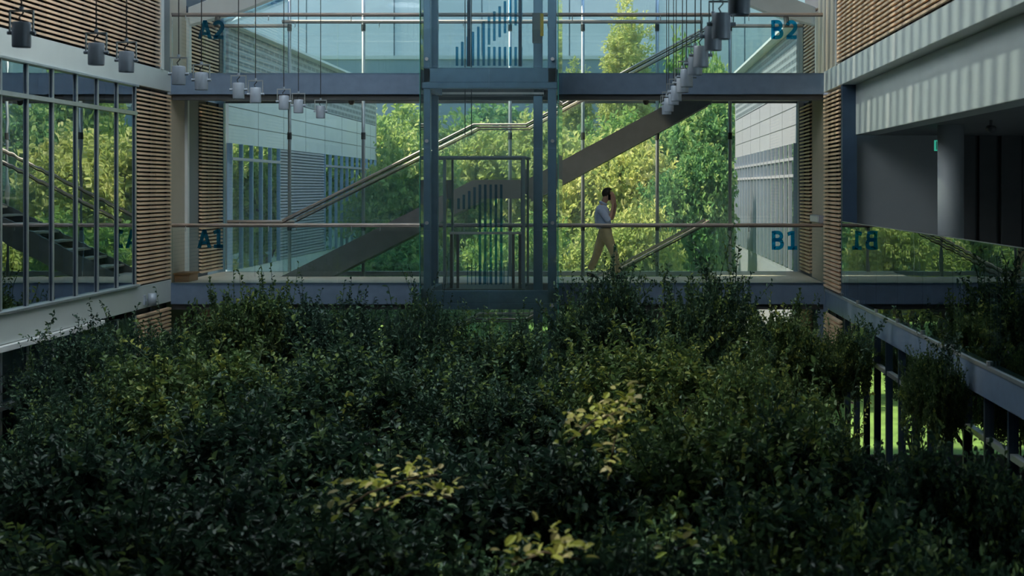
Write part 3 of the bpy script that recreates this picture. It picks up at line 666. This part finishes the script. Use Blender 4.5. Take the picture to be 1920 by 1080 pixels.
# head + neck + forearms + hands as one skinned body hidden where clothes cover it
P = [(-.055, 0, .98, .075), (-.075, 0, 1.15, .07), (-.08, 0, 1.30, .065), (-.055, 0, 1.42, .055), (-.015, 0, 1.49, .060), (.035, 0, 1.565, .098), (.055, 0, 1.62, .088)]
E = chain(7)
i0 = len(P)   # near arm (towards camera, -y)
P += [(-.09, -.15, 1.31, .04), (-.02, -.20, 1.19, .04), (.045, -.19, 1.085, .042), (.085, -.155, 1.21, .034), (.115, -.11, 1.345, .026), (.125, -.095, 1.40, (.020, .034)), (.118, -.09, 1.44, (.018, .034))]
E += [(2, i0)] + chain(7, i0)
hand = i0 + 6
for k, (dx, dy, L) in enumerate(((-.022, .006, .055), (-.008, .0, .065), (.008, -.002, .066), (.022, -.002, .055))):
    j = len(P); P += [(.118 + dx, -.088 + dy, 1.47, .0095), (.112 + dx * 1.1, -.085 + dy, 1.47 + L * .6, .0085), (.095 + dx * 1.1, -.083 + dy, 1.47 + L, .007)]
    E += [(hand, j), (j, j + 1), (j + 1, j + 2)]
j = len(P); P += [(.09, -.092, 1.415, .011), (.075, -.09, 1.44, .0095), (.07, -.09, 1.465, .008)]; E += [(hand - 1, j), (j, j + 1), (j + 1, j + 2)]
i1 = len(P)   # far arm, also raised to the face
P += [(-.07, .15, 1.31, .04), (.02, .20, 1.20, .04), (.10, .17, 1.11, .040), (.145, .10, 1.24, .033), (.165, .03, 1.38, .026), (.160, .015, 1.43, (.018, .032)), (.152, .01, 1.46, (.016, .030))]
E += [(2, i1)] + chain(7, i1); hand = i1 + 6
for k, dx in enumerate((-.02, -.007, .007, .02)):
    j = len(P); P += [(.150 + dx, .008, 1.49, .009), (.140 + dx, .008, 1.52, .008), (.125 + dx, .010, 1.54, .007)]
    E += [(hand, j), (j, j + 1), (j + 1, j + 2)]
i2 = len(P)   # legs under the trousers
P += [(.0, -.09, .88, .055), (.13, -.095, .53, .042), (.20, -.095, .12, .036), (.0, .09, .88, .055), (-.13, .095, .50, .042), (-.30, .095, .17, .038)]
E += [(0, i2), (i2, i2 + 1), (i2 + 1, i2 + 2), (0, i2 + 3), (i2 + 3, i2 + 4), (i2 + 4, i2 + 5)]
body = skin('body', P, E, M['skin'], man)
# face relief: nose, brow, chin, ear, eyes (parts on the head)
def blob(name, c, r3, m, parent, seg=16, rot=None, cut=None):
    bm = bmesh.new(); bmesh.ops.create_uvsphere(bm, u_segments=seg, v_segments=seg * 3 // 4, radius=1)
    mat_ = Matrix.Translation(c) @ (Matrix.Rotation(rot, 4, 'Y') if rot else Matrix.Identity(4)) @ Matrix.Diagonal((*r3, 1))
    if cut: cut(bm)
    bmesh.ops.transform(bm, matrix=mat_, verts=bm.verts)
    me = bpy.data.meshes.new(name); bm.to_mesh(me); bm.free(); me.materials.append(m)
    for p in me.polygons: p.use_smooth = True
    o = bpy.data.objects.new(name, me); COL.objects.link(o); o.parent = parent; return o
blob('face', (.075, 0, 1.545), (.072, .068, .092), M['skin'], man, rot=.25)
blob('nose', (.148, 0, 1.548), (.018, .013, .022), M['skin'], man)
blob('chin', (.105, 0, 1.472), (.03, .03, .022), M['skin'], man)
for sy in (-1, 1):
    blob('eye', (.128, sy * .03, 1.572), (.009, .011, .006), M['hair'], man); blob('ear', (.03, sy * .078, 1.545), (.018, .009, .03), M['skin'], man)
blob('mouth', (.135, 0, 1.505), (.008, .022, .005), M['orange'], man)
def hair_cut(bm):
    for v in bm.verts:
        if v.co.x > .45 and v.co.z < .55: v.co.x = .45 - .2 * (.55 - v.co.z)
        v.co *= 1 + .05 * math.sin(17 * v.co.x + 11 * v.co.z) * math.sin(13 * v.co.y + 3)
blob('hair', (.022, 0, 1.60), (.108, .088, .104), M['hair'], man, seg=28, cut=hair_cut)
# shirt: torso, short collar, sleeves to the elbow
Ps = [(-.05, 0, .93, (.125, .160)), (-.055, 0, 1.03, (.128, .165)), (-.085, 0, 1.17, (.138, .18)), (-.098, 0, 1.30, (.135, .19)), (-.075, 0, 1.39, (.095, .12)), (-.045, 0, 1.45, .078)]
Es = chain(6)
j = len(Ps); Ps += [(-.09, -.155, 1.31, .085), (-.045, -.20, 1.22, .075), (.02, -.20, 1.12, .068), (.05, -.188, 1.07, .062)]; Es += [(3, j)] + chain(4, j)
j = len(Ps); Ps += [(-.07, .155, 1.31, .085), (-.01, .20, 1.22, .075), (.07, .18, 1.14, .065)]; Es += [(3, j)] + chain(3, j)
skin('shirt', Ps, Es, M['shirt'], man)
Pt = [(-.05, 0, 1.01, (.112, .150)), (-.048, 0, .90, (.128, .165))]
Et = [(0, 1)]
Pt += [(.015, -.085, .80, .112), (.075, -.09, .66, .097), (.135, -.095, .52, .082), (.175, -.095, .33, .073), (.215, -.095, .12, .066)]; Et += [(1, 2), (2, 3), (3, 4), (4, 5), (5, 6)]
Pt += [(-.075, .085, .80, .112), (-.125, .09, .66, .097), (-.165, .095, .50, .082), (-.235, .095, .33, .073), (-.305, .095, .17, .066)]; Et += [(1, 7), (7, 8), (8, 9), (9, 10), (10, 11)]
skin('trousers', Pt, Et, M['khaki'], man)
for (ax, ay, az, tx, tz) in ((.215, -.095, .085, .40, .035), (-.315, .095, .12, -.16, .032)):
    skin('shoe', [(ax - .045, ay, az - .035, .038), (ax + .02, ay, az - .02, .045), (ax + (tx - ax) * .55, ay, (az + tz) / 2 - .012, (.040, .032)), (tx, ay, tz, (.034, .024))], chain(4), M['shoe'], man, root=1)
MB().box(-.165, .065, -.145, .145, .965, .995).build('belt_line', M['rail'], None)
bpy.data.objects['belt_line'].parent = man
bpy.data.objects['belt_line'].location = (0, 0, .965); bpy.data.objects['belt_line'].scale = (.93, .93, 1)
bpy.data.objects['belt_line'].name = 'belt'
ph = empty('phone', (man.location.x + .055, PY - .098, 1.52), 'dark phone held to the ear of the walking man', 'phone')
box('phone_body', ph.location.x - .022, ph.location.x + .022, ph.location.y - .004, ph.location.y + .006, 1.475, 1.575, M['phone'], ph, bevel=.002)
box('screen', ph.location.x - .02, ph.location.x + .02, ph.location.y + .006, ph.location.y + .0075, 1.48, 1.57, M['navy'], ph)

# ------------------------------------------------------------------ outside: wings, far building
def wing(x, side, y0, y1, label_w, spec):
    """building wing continuing a side wall beyond the glass end wall. side=+1 faces +x"""
    e = empty('building_wing', (x, (y0 + y1) / 2, -3.75), label_w, 'building')
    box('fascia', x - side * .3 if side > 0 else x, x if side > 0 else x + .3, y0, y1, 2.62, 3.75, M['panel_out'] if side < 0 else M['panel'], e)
    for z in (3.0, 3.38): box('fascia_joint', x - .003, x + .003, y0, y1, z - .008, z + .008, M['soffit'], e)
    k = 0; y = y0 + 2.4
    while y < y1: box('fascia_joint', x - .003, x + .003, y - .008, y + .008, 2.62, 3.75, M['soffit'], e); y += 2.4
    box('perforated_panel', x - .2 if side > 0 else x, x if side > 0 else x + .2, y0, y1, 3.78, 5.0, M['perf'], e)
    box('coping', x - .25, x + .25, y0, y1, 5.0, 5.06, M['white'], e)
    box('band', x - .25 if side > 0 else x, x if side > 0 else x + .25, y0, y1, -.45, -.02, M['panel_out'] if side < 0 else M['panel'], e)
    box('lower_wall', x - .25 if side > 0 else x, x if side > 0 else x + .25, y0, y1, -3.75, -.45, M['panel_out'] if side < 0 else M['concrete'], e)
    box('interior_wall', x - side * 3 - .1, x - side * 3 + .1, y0, y1, -3.75, 5, M['charcoal'], e)
    box('end_wall', x - side * 3 if side > 0 else x, x if side > 0 else x + 3, y1, y1 + .2, -3.75, 5, M['panel_out'], e)
    for (a, b, kind) in spec:
        if kind == 'glass':
            n = max(1, round((b - a) / .85)); s = (b - a) / n
            for i in range(n + 1):
                box('mullion', x - .05, x + .05, a + i * s - .03, a + i * s + .03, -.02, 2.62, M['blue'] if side > 0 else M['panel_out'], e)
            for i in range(n):
                box('pane', x - .01, x + .01, a + i * s + .03, a + (i + 1) * s - .03, -.02, 2.62, G_WING, e)
            for z in ((2.3,) if side > 0 else (2.3, 1.95)):
                box('transom', x - .04, x + .06, a, b, z - .03, z + .03, M['panel_out'], e)
        else:
            box('louvre_backing', x - side * .06 - .01, x - side * .06 + .01, a, b, -.02, 2.62, M['far_dark'], e)
            mb = MB()
            for i in range(36): mb.box(x - .02, x + .02, a, b, i * .073, i * .073 + .045)
            o = mb.build('louvre_slats', M['panel_out'], e); o['kind'] = 'stuff'
    return e
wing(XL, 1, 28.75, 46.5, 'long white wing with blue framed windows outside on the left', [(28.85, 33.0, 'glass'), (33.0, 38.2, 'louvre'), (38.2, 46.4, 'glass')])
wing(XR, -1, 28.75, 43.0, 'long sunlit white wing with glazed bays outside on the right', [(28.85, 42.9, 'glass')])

fb = empty('far_building', (0, 64, -3.75), 'tall pale blue building far behind the garden trees', 'building')
box('wall', -34, 34, 64, 70, -3.75, 22, M['far_dark'], fb)
pm = None
for i in range(17):
    for j in range(6):
        if j < 2: continue
        x = -34 + i * 4
        o = box('cladding_panel', x + .03, x + 3.97, 63.9 - .02 * ((i * 7 + j * 3) % 3), 64.02, -3.0 + j * 4.2, 1.14 + j * 4.2, M['far'], fb)
box('plinth_block', -20, 2.5, 60, 63.8, -3.75, 7.2, M['far_dark'], fb)
box('plinth_coping', -20.1, 2.6, 59.9, 63.9, 7.2, 7.35, M['far'], fb)

# ------------------------------------------------------------------ foliage
def leaves_mesh(name, pos, dirs, L, W, tone, nrm_up, seed, m, stems=None):
    """each leaf: folded six-point blade, 4 triangles"""
    rg = np.random.default_rng(seed); n = len(pos)
    d = dirs / np.linalg.norm(dirs, axis=1, keepdims=True)
    a = rg.normal(size=(n, 3)); a[:, 2] += nrm_up
    s = np.cross(d, a); s /= np.linalg.norm(s, axis=1, keepdims=True) + 1e-9
    u = np.cross(s, d); L = L[:, None]; W = W[:, None]
    fold = u * W * .35
    base = pos; tip = pos + d * L - u * L * .15
    l1 = pos + d * L * .30 + s * W * .5 + fold; r1 = pos + d * L * .30 - s * W * .5 + fold
    l2 = pos + d * L * .68 + s * W * .42 + fold * .7; r2 = pos + d * L * .68 - s * W * .42 + fold * .7
    V = np.stack([base, l1, l2, tip, r2, r1], 1).reshape(-1, 3).astype(np.float32)
    idx = np.arange(n)[:, None] * 6
    Fc = np.concatenate([idx + np.array([[0, 1, 2, 3]]), idx + np.array([[0, 3, 4, 5]])], 1).reshape(-1).astype(np.int32)
    nv, nf = n * 6, n * 2
    tone_v = np.repeat(tone, 6).astype(np.float32)
    if stems is not None and len(stems):
        sv = []; sf = []
        for (p, q, r_) in stems:
            b = nv + len(sv); dd = (q - p); dd = dd / (np.linalg.norm(dd) + 1e-9); e1 = np.cross(dd, [.3, .5, .8]); e1 /= np.linalg.norm(e1) + 1e-9; e2 = np.cross(dd, e1)
            for base_, rr in ((p, r_), (q, r_ * .5)):
                for k in range(3):
                    t = k * 2.094; sv.append(base_ + (e1 * math.cos(t) + e2 * math.sin(t)) * rr)
            for k in range(3): sf += [b + k, b + (k + 1) % 3, b + 3 + (k + 1) % 3, b + 3 + k]
        V = np.concatenate([V, np.array(sv, dtype=np.float32)]); Fc = np.concatenate([Fc, np.array(sf, dtype=np.int32)])
        nf += len(sf) // 4; tone_v = np.concatenate([tone_v, np.full(len(sv), .1, np.float32)]); nv += len(sv)
    me = bpy.data.meshes.new(name); me.vertices.add(nv); me.vertices.foreach_set('co', V.ravel())
    me.loops.add(len(Fc)); me.loops.foreach_set('vertex_index', Fc)
    me.polygons.add(nf); me.polygons.foreach_set('loop_start', np.arange(nf, dtype=np.int32) * 4); me.polygons.foreach_set('loop_total', np.full(nf, 4, np.int32))
    me.update(calc_edges=True)
    at_ = me.attributes.new('tone', 'FLOAT', 'POINT'); at_.data.foreach_set('value', tone_v)
    me.materials.append(m); return me

def crown(name, seed, ntwig, per, leaf, rx, ry, rz, m, lumps=9, sprig=.12, sprig_len=.5, hollow=.45, tone_bias=0.0):
    """twigs of leaves gathered in lumps inside an ellipsoid; centre at origin"""
    rg = np.random.default_rng(seed)
    lc = rg.normal(size=(lumps, 3)); lc /= np.linalg.norm(lc, axis=1, keepdims=True); lc[:, 2] = np.abs(lc[:, 2]) * .9 - .15; lc *= rg.uniform(.35, .82, (lumps, 1))
    lr = rg.uniform(.20, .36, lumps)
    k = rg.integers(0, lumps, ntwig); dv = rg.normal(size=(ntwig, 3)); dv /= np.linalg.norm(dv, axis=1, keepdims=True)
    rad = rg.uniform(hollow, 1, ntwig) ** .5
    c = lc[k] + dv * (lr[k] * rad)[:, None]
    out_ = c / (np.linalg.norm(c, axis=1, keepdims=True) + 1e-6)
    R3 = np.array([rx, ry, rz]); c = c * R3
    td = dv * .6 + out_ * .6 + rg.normal(size=(ntwig, 3)) * .35; td[:, 2] += .25; td /= np.linalg.norm(td, axis=1, keepdims=True)
    tl = rg.uniform(.5, 1.0, ntwig) * leaf * 3.4
    sp_ = rg.random(ntwig) < sprig * (out_[:, 2] > .1)
    tl[sp_] = rg.uniform(.5, 1.1, sp_.sum()) * sprig_len; td[sp_, 2] += .65; td[sp_] += rg.normal(size=(sp_.sum(), 3)) * .2; td[sp_] /= np.linalg.norm(td[sp_], axis=1, keepdims=True)
    pos = []; dirs = []; tone = []; stems = []
    tt = rg.beta(1.6, 3.2, ntwig) + tone_bias
    for i in range(ntwig):
        n_ = per if not sp_[i] else int(per * 2.3)
        t = (np.arange(n_) + .5) / n_
        bend = rg.normal(size=3) * .18
        p = c[i] + td[i] * (t * tl[i])[:, None] + bend * (t ** 2)[:, None] * tl[i]
        sd = rg.normal(size=(n_, 3)); sd -= (sd @ td[i])[:, None] * td[i]; sd /= np.linalg.norm(sd, axis=1, keepdims=True) + 1e-6
        pos.append(p); dirs.append(td[i] * .55 + sd * .9); tone.append(np.clip(tt[i] + rg.normal(size=n_) * .12 + t * .15, 0, 1))
        if sp_[i] or i % 6 == 0: stems.append((c[i] - td[i] * .1, p[-1], .006))
    pos = np.concatenate(pos); dirs = np.concatenate(dirs); tone = np.concatenate(tone); n = len(pos)
    L = leaf * rg.uniform(.65, 1.2, n); W = L * rg.uniform(.42, .6, n)
    return leaves_mesh(name, pos, dirs, L, W, tone, 1.3, seed + 1, m, stems)

def trunk_mesh(name, h, r_, seed, spread=.5, nb=6):
    rg = random.Random(seed); mb = MB()
    pts = [(0, 0, 0)]
    for i in range(1, 6): pts.append((rg.uniform(-.08, .08) * i * .5, rg.uniform(-.08, .08) * i * .5, h * i / 5))
    mb.tube(pts, [r_ * (1 - .12 * i) for i in range(6)], 8)
    for k in range(nb):
        s = Vector(pts[3 + k % 3]); a = k * 2.4 + rg.random()
        e = s + Vector((math.cos(a) * spread, math.sin(a) * spread, h * .28)); mid = s.lerp(e, .5) + Vector((0, 0, -.06))
        mb.tube([s, mid, e], [r_ * .45, r_ * .32, r_ * .12], 6)
    me = bpy.data.meshes.new(name); me.from_pydata([tuple(v) for v in mb.v], [], mb.f); me.materials.append(M['bark'])
    for p in me.polygons: p.use_smooth = True
    return me

L_IN2 = leaf_mat('atrium_leaf_light', (.045, .10, .050), (.15, .25, .08), (.42, .46, .10), .32, .4)  # brighter leaf copy, sunlit look of the canopy put into its colour
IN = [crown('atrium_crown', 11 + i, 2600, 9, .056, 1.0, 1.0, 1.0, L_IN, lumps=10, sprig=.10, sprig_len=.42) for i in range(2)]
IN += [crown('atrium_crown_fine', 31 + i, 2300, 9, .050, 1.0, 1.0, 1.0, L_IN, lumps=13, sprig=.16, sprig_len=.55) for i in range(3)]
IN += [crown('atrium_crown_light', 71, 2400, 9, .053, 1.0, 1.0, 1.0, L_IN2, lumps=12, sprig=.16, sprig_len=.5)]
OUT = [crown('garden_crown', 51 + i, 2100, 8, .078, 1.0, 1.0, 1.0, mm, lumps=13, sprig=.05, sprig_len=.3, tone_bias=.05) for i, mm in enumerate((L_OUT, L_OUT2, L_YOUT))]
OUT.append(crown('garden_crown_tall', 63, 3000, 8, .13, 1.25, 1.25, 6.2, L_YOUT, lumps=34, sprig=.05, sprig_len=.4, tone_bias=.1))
TR = trunk_mesh('trunk', 1.0, .05, 3, .45)
def tree(name, x, y, zc, rx, rz, me, seed, label, cat, group, ground=-3.75):
    e = empty(name, (x, y, ground), label, cat, group)
    o = bpy.data.objects.new('foliage', me); COL.objects.link(o); o.parent = e; o.location = (0, 0, zc - ground)
    o.scale = (rx, rx, rz); o.rotation_euler = (0, 0, seed * 1.7); o['kind'] = 'stuff'
    t = bpy.data.objects.new('trunk', TR); COL.objects.link(t); t.parent = e; h = max(.6, zc - ground); t.scale = (rx * .9, rx * .9, h); return e

# atrium planting: (px, top py, distance, radius, rz, mesh, place words)
AT = [
 (20, 640, 18.6, 1.0, 1.0, 2, 'under the left windows at the picture edge'),
 (265, 610, 21.2, 1.0, 1.2, 3, 'under the left wall band'),
 (430, 528, 22.6, 1.25, 1.6, 5, 'touching the bridge below A1'),
 (600, 560, 22.2, 1.3, 1.4, 4, 'below the stair foot left of the lift'),
 (785, 556, 21.6, .9, 1.5, 3, 'at the left foot of the lift'),
 (940, 600, 21.2, 1.3, 1.3, 4, 'in front of the lift shaft'),
 (1140, 525, 22.0, 1.15, 1.6, 2, 'under the feet of the walking man'),
 (1310, 512, 21.4, 1.2, 1.7, 3, 'right of the walking man with the tallest sprigs'),
 (1480, 566, 20.4, .9, 1.2, 5, 'below B1'),
 (1625, 604, 20.5, .45, .8, 5, 'before the right balustrade'),
 (110, 725, 16.4, 1.2, 1.2, 4, 'in the second rank at the left wall'),
 (420, 635, 17.6, 1.6, 1.4, 5, 'in the second rank below A1'),
 (700, 640, 17.4, 1.6, 1.4, 3, 'in the second rank left of the lift'),
 (960, 690, 17.2, 1.5, 1.3, 4, 'in the second rank before the lift'),
 (1240, 625, 17.0, 1.5, 1.4, 5, 'in the second rank under the man'),
 (1450, 660, 16.0, .9, 1.2, 5, 'in the second rank below B1'),
 (90, 760, 13.0, 1.5, 1.4, 0, 'in the third rank at the left wall'),
 (390, 740, 13.6, 1.6, 1.5, 1, 'in the third rank below A1'),
 (720, 760, 13.2, 1.6, 1.4, 0, 'in the third rank left of the lift'),
 (1030, 770, 12.8, 1.6, 1.4, 1, 'in the third rank before the lift'),
 (1290, 725, 12.8, 1.5, 1.5, 5, 'in the third rank under the man'),
 (1500, 750, 12.4, 1.0, 1.4, 1, 'in the third rank before the lower right windows'),
 (1830, 770, 11.0, .85, 1.3, 0, 'leaning on the lower right windows at the picture edge'),
 (1900, 640, 15.0, .4, .8, 5, 'slender at the right picture edge under the gallery'),
 (80, 900, 10.0, 1.5, 1.4, 1, 'in the dark front rank at the left corner'),
 (420, 870, 10.2, 1.6, 1.5, 0, 'in the dark front rank below A1'),
 (780, 900, 9.8, 1.5, 1.4, 1, 'in the front rank with a yellow spray on top'),
 (1120, 890, 9.8, 1.5, 1.4, 0, 'in the front rank under the large yellow spray'),
 (1440, 880, 9.6, 1.4, 1.4, 1, 'in the front rank towards the right'),
 (1730, 920, 9.2, 1.0, 1.4, 0, 'in the front rank at the right corner'),
 (240, 1000, 7.9, 1.3, 1.3, 0, 'cut by the lower edge at the left'),
 (700, 1010, 7.8, 1.3, 1.3, 1, 'cut by the lower edge left of centre'),
 (1130, 1010, 7.8, 1.3, 1.3, 0, 'cut by the lower edge right of centre'),
 (1560, 1000, 7.8, 1.2, 1.3, 1, 'cut by the lower edge at the right'),
]
trees = []
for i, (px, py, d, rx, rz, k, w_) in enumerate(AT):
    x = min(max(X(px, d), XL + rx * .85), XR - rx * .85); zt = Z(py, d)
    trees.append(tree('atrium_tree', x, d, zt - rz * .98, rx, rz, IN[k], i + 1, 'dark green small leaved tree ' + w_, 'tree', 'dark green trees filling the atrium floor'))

# upright leafy shoots standing out of the crowns
def shoot_mesh(seed, m, h=.8, leaf=.058):
    rg = np.random.default_rng(seed); pos = []; dirs = []; st = []
    for b in range(5):
        p = np.array([0., 0, 0]) if b == 0 else rg.normal(size=3) * .05 + np.array([0, 0, h * rg.uniform(.1, .45)])
        d = np.array([rg.normal() * .12, rg.normal() * .12, 1.]) if b == 0 else np.array([rg.normal() * .8, rg.normal() * .8, .8]); d /= np.linalg.norm(d)
        L_ = h if b == 0 else h * rg.uniform(.35, .55); n_ = int(L_ / .8 * 44); bend = rg.normal(size=3) * .12
        t = (np.arange(n_) + .5) / n_; q = p + d * (t * L_)[:, None] + bend * (t ** 2)[:, None] * L_
        sd = rg.normal(size=(n_, 3)); sd /= np.linalg.norm(sd, axis=1, keepdims=True)
        pos.append(q + sd * .012); dirs.append(d * .45 + sd); st.append((p, (p + q[-1]) / 2 if False else q[n_ // 2], .006)); st.append((q[n_ // 2], q[-1], .004))
    pos = np.concatenate(pos); dirs = np.concatenate(dirs); n = len(pos); L = leaf * rg.uniform(.7, 1.25, n)
    return leaves_mesh('shoot', pos, dirs, L, L * .52, np.clip(rg.normal(.35, .2, n), 0, 1), 1.0, seed, m, st)
SH = [shoot_mesh(91 + i, L_IN if i < 3 else L_IN2) for i in range(4)]
for i, (px, py, d, sc, ti) in enumerate([(1338, 448, 21.2, 1.35, 7), (1362, 500, 21.0, .9, 7), (1262, 478, 21.3, 1.0, 7), (1290, 520, 21.3, .9, 7), (1110, 508, 22.0, .8, 6), (1165, 515, 21.8, .8, 6),
        (1385, 545, 20.5, .8, 7), (400, 518, 22.6, .9, 2), (495, 516, 22.5, .9, 2), (545, 560, 22.2, .8, 3), (680, 545, 22.0, .9, 3), (640, 570, 21.8, .7, 3), (785, 542, 21.6, 1.0, 4), (868, 560, 21.3, .8, 5),
        (30, 588, 18.4, .9, 0), (62, 650, 18.0, .7, 0), (185, 566, 20.6, .9, 1), (222, 585, 20.4, .8, 1), (975, 585, 21.2, .8, 5), (1495, 542, 20.2, .9, 15), (1525, 560, 20.3, .8, 15), (1660, 562, 19.0, .9, 9), (1635, 600, 19.2, .8, 9),
        (1062, 560, 21.6, .8, 6), (1450, 590, 17.0, .8, 15), (1820, 640, 15.0, .7, 23), (1880, 600, 14.6, .8, 23)]):
    o = bpy.data.objects.new('shoot', SH[i % 4]); COL.objects.link(o); o.parent = trees[ti]; o['kind'] = 'stuff'
    p = at(px, py, d); p.x = min(max(p.x, XL + .35), XR - .3); p.z -= .8 * sc; o.location = p - trees[ti].location; o.scale = (sc, sc, sc); o.rotation_euler = (rnd.uniform(-.2, .2), rnd.uniform(-.2, .2), i * 1.3)

# yellow sprays on branches of three trees: every leaf its own blade
def blade_mesh(m, seed):
    rg = random.Random(seed); L, W = .080, .050
    v = [(0, 0, 0)]; pr = ((.2, .34), (.45, .5), (.72, .38)); 
    for t, w_ in pr: v += [(t * L, w_ * W, .008), (t * L, 0, 0), (t * L, -w_ * W, .008)]
    v.append((L, 0, -.006))
    f = [(0, 2, 1), (0, 3, 2)]
    for i in range(2):
        a = 1 + 3 * i; f += [(a, a + 1, a + 4, a + 3), (a + 1, a + 2, a + 5, a + 4)]
    f += [(7, 8, 10), (8, 9, 10)]
    me = bpy.data.meshes.new('leaf'); me.from_pydata(v, [], f); me.materials.append(m)
    at_ = me.attributes.new('tone', 'FLOAT', 'POINT'); at_.data.foreach_set('value', [rg.random()] * len(v)); return me
BL = [blade_mesh(L_YEL, s) for s in range(5)]
def spray(ti, p0, pts, n, seed):
    rg = random.Random(seed); t = trees[ti]
    P_ = [at(*q) for q in pts]
    b = MB().tube(P_, [.008 * (1 - .12 * i) for i in range(len(P_))], 6).build('branch', M['bark'], t, label='yellow green leafy branch')
    # leaves along the polyline and short side shoots
    for i in range(n):
        u = rg.uniform(0, len(P_) - 1.001); a = int(u); p = P_[a].lerp(P_[a + 1], u - a)
        p = p + Vector((rg.gauss(0, .055), rg.gauss(0, .09), abs(rg.gauss(0, .06))))
        o = bpy.data.objects.new('leaf', BL[rg.randrange(5)]); COL.objects.link(o); o.parent = b
        o.location = p - t.location; o.rotation_euler = (rg.uniform(-.7, .7), rg.uniform(-.9, .4), rg.uniform(0, 6.28)); s = rg.uniform(.55, 1.1); o.scale = (s, s, s)
spray(26, None, [(620, 972, 9.0), (690, 925, 9.0), (760, 900, 9.05), (820, 890, 9.1)], 70, 1)
spray(26, None, [(700, 960, 8.9), (770, 925, 8.95), (850, 935, 9.1)], 45, 2)
spray(27, None, [(1140, 900, 9.3), (1150, 840, 9.3), (1160, 790, 9.35), (1180, 740, 9.5)], 80, 3)
spray(27, None, [(1065, 830, 9.2), (1110, 790, 9.3), (1180, 765, 9.4)], 60, 4)
spray(32, None, [(960, 1060, 7.2), (1020, 1035, 7.2), (1090, 1050, 7.2)], 50, 5)
spray(28, None, [(1270, 1030, 8.0), (1310, 1015, 8.0)], 14, 6)

# garden trees beyond the glass
GT = [ # x, y, z centre, r, rz, mesh, words
 (-5.4, 34.5, -1.2, 1.6, 1.8, 1, 'dark low garden tree nearest the glass behind the stair foot'),
 (-2.6, 36.0, -.9, 1.7, 2.2, 0, 'mid green garden tree directly behind the lift'),
 (.2, 35.0, -.6, 1.5, 2.2, 2, 'yellow green garden tree behind the walking man'),
 (2.1, 37.5, .2, 1.5, 2.6, 1, 'dark garden tree right of the walking man against the white wing'),
 (-5.6, 40.5, .8, 2.0, 2.8, 0, 'tall green garden tree left of the lift'),
 (-3.0, 43.0, 1.4, 2.3, 2.9, 2, 'broad yellow green tree above the stair landing'),
 (-.2, 42.0, .9, 2.2, 3.0, 2, 'broad yellow green tree right of the lift'),
 (2.4, 45.5, 1.2, 2.3, 3.4, 1, 'broad dark tree left of the right wing end'),
 (-7.5, 49.5, 1.6, 3.0, 3.4, 0, 'broad tree beyond the end of the left wing'),
 (-3.2, 51.0, 1.5, 3.2, 3.3, 1, 'far dark tree behind the lift'),
 (1.2, 51.5, 1.4, 3.0, 3.4, 0, 'far green tree behind the walking man'),
 (3.3, 50.0, 3.0, 1.9, 4.4, 0, 'far tall tree beyond the right wing, showing left of B2'),
 (.45, 55.0, 4.0, 1.0, 1.05, 3, 'slender pointed tree rising above the upper bridge'),
 (-1.5, 55.5, 3.2, .62, .72, 3, 'slim smaller pointed tree beside the lift above the upper bridge'),
 (-12.7, 56.0, 3.2, .5, .72, 3, 'slim tree showing above the left wing roof'),
 (-10.2, 54.0, 2.6, 1.6, 3.6, 0, 'low crown peeping above the end of the left wing'),
]
for i, (x, y, z, r_, rz, k, w_) in enumerate(GT):
    tree('garden_tree', x, y, z, r_, rz, OUT[k], i + 3, w_, 'tree', 'sunlit garden trees behind the glass')
hd = [(-6.2, 47.5, 'left'), (-3.0, 47.8, 'middle'), (.2, 47.6, 'right of the middle'), (3.0, 47.9, 'right')]
for i, (x, y, w_) in enumerate(hd):
    tree('garden_shrub', x, y, -2.4, 2.3, 2.0, OUT[(i + 1) % 3], i, 'rounded garden shrub under the far trees, ' + w_, 'shrub', 'garden shrubs under the far trees')
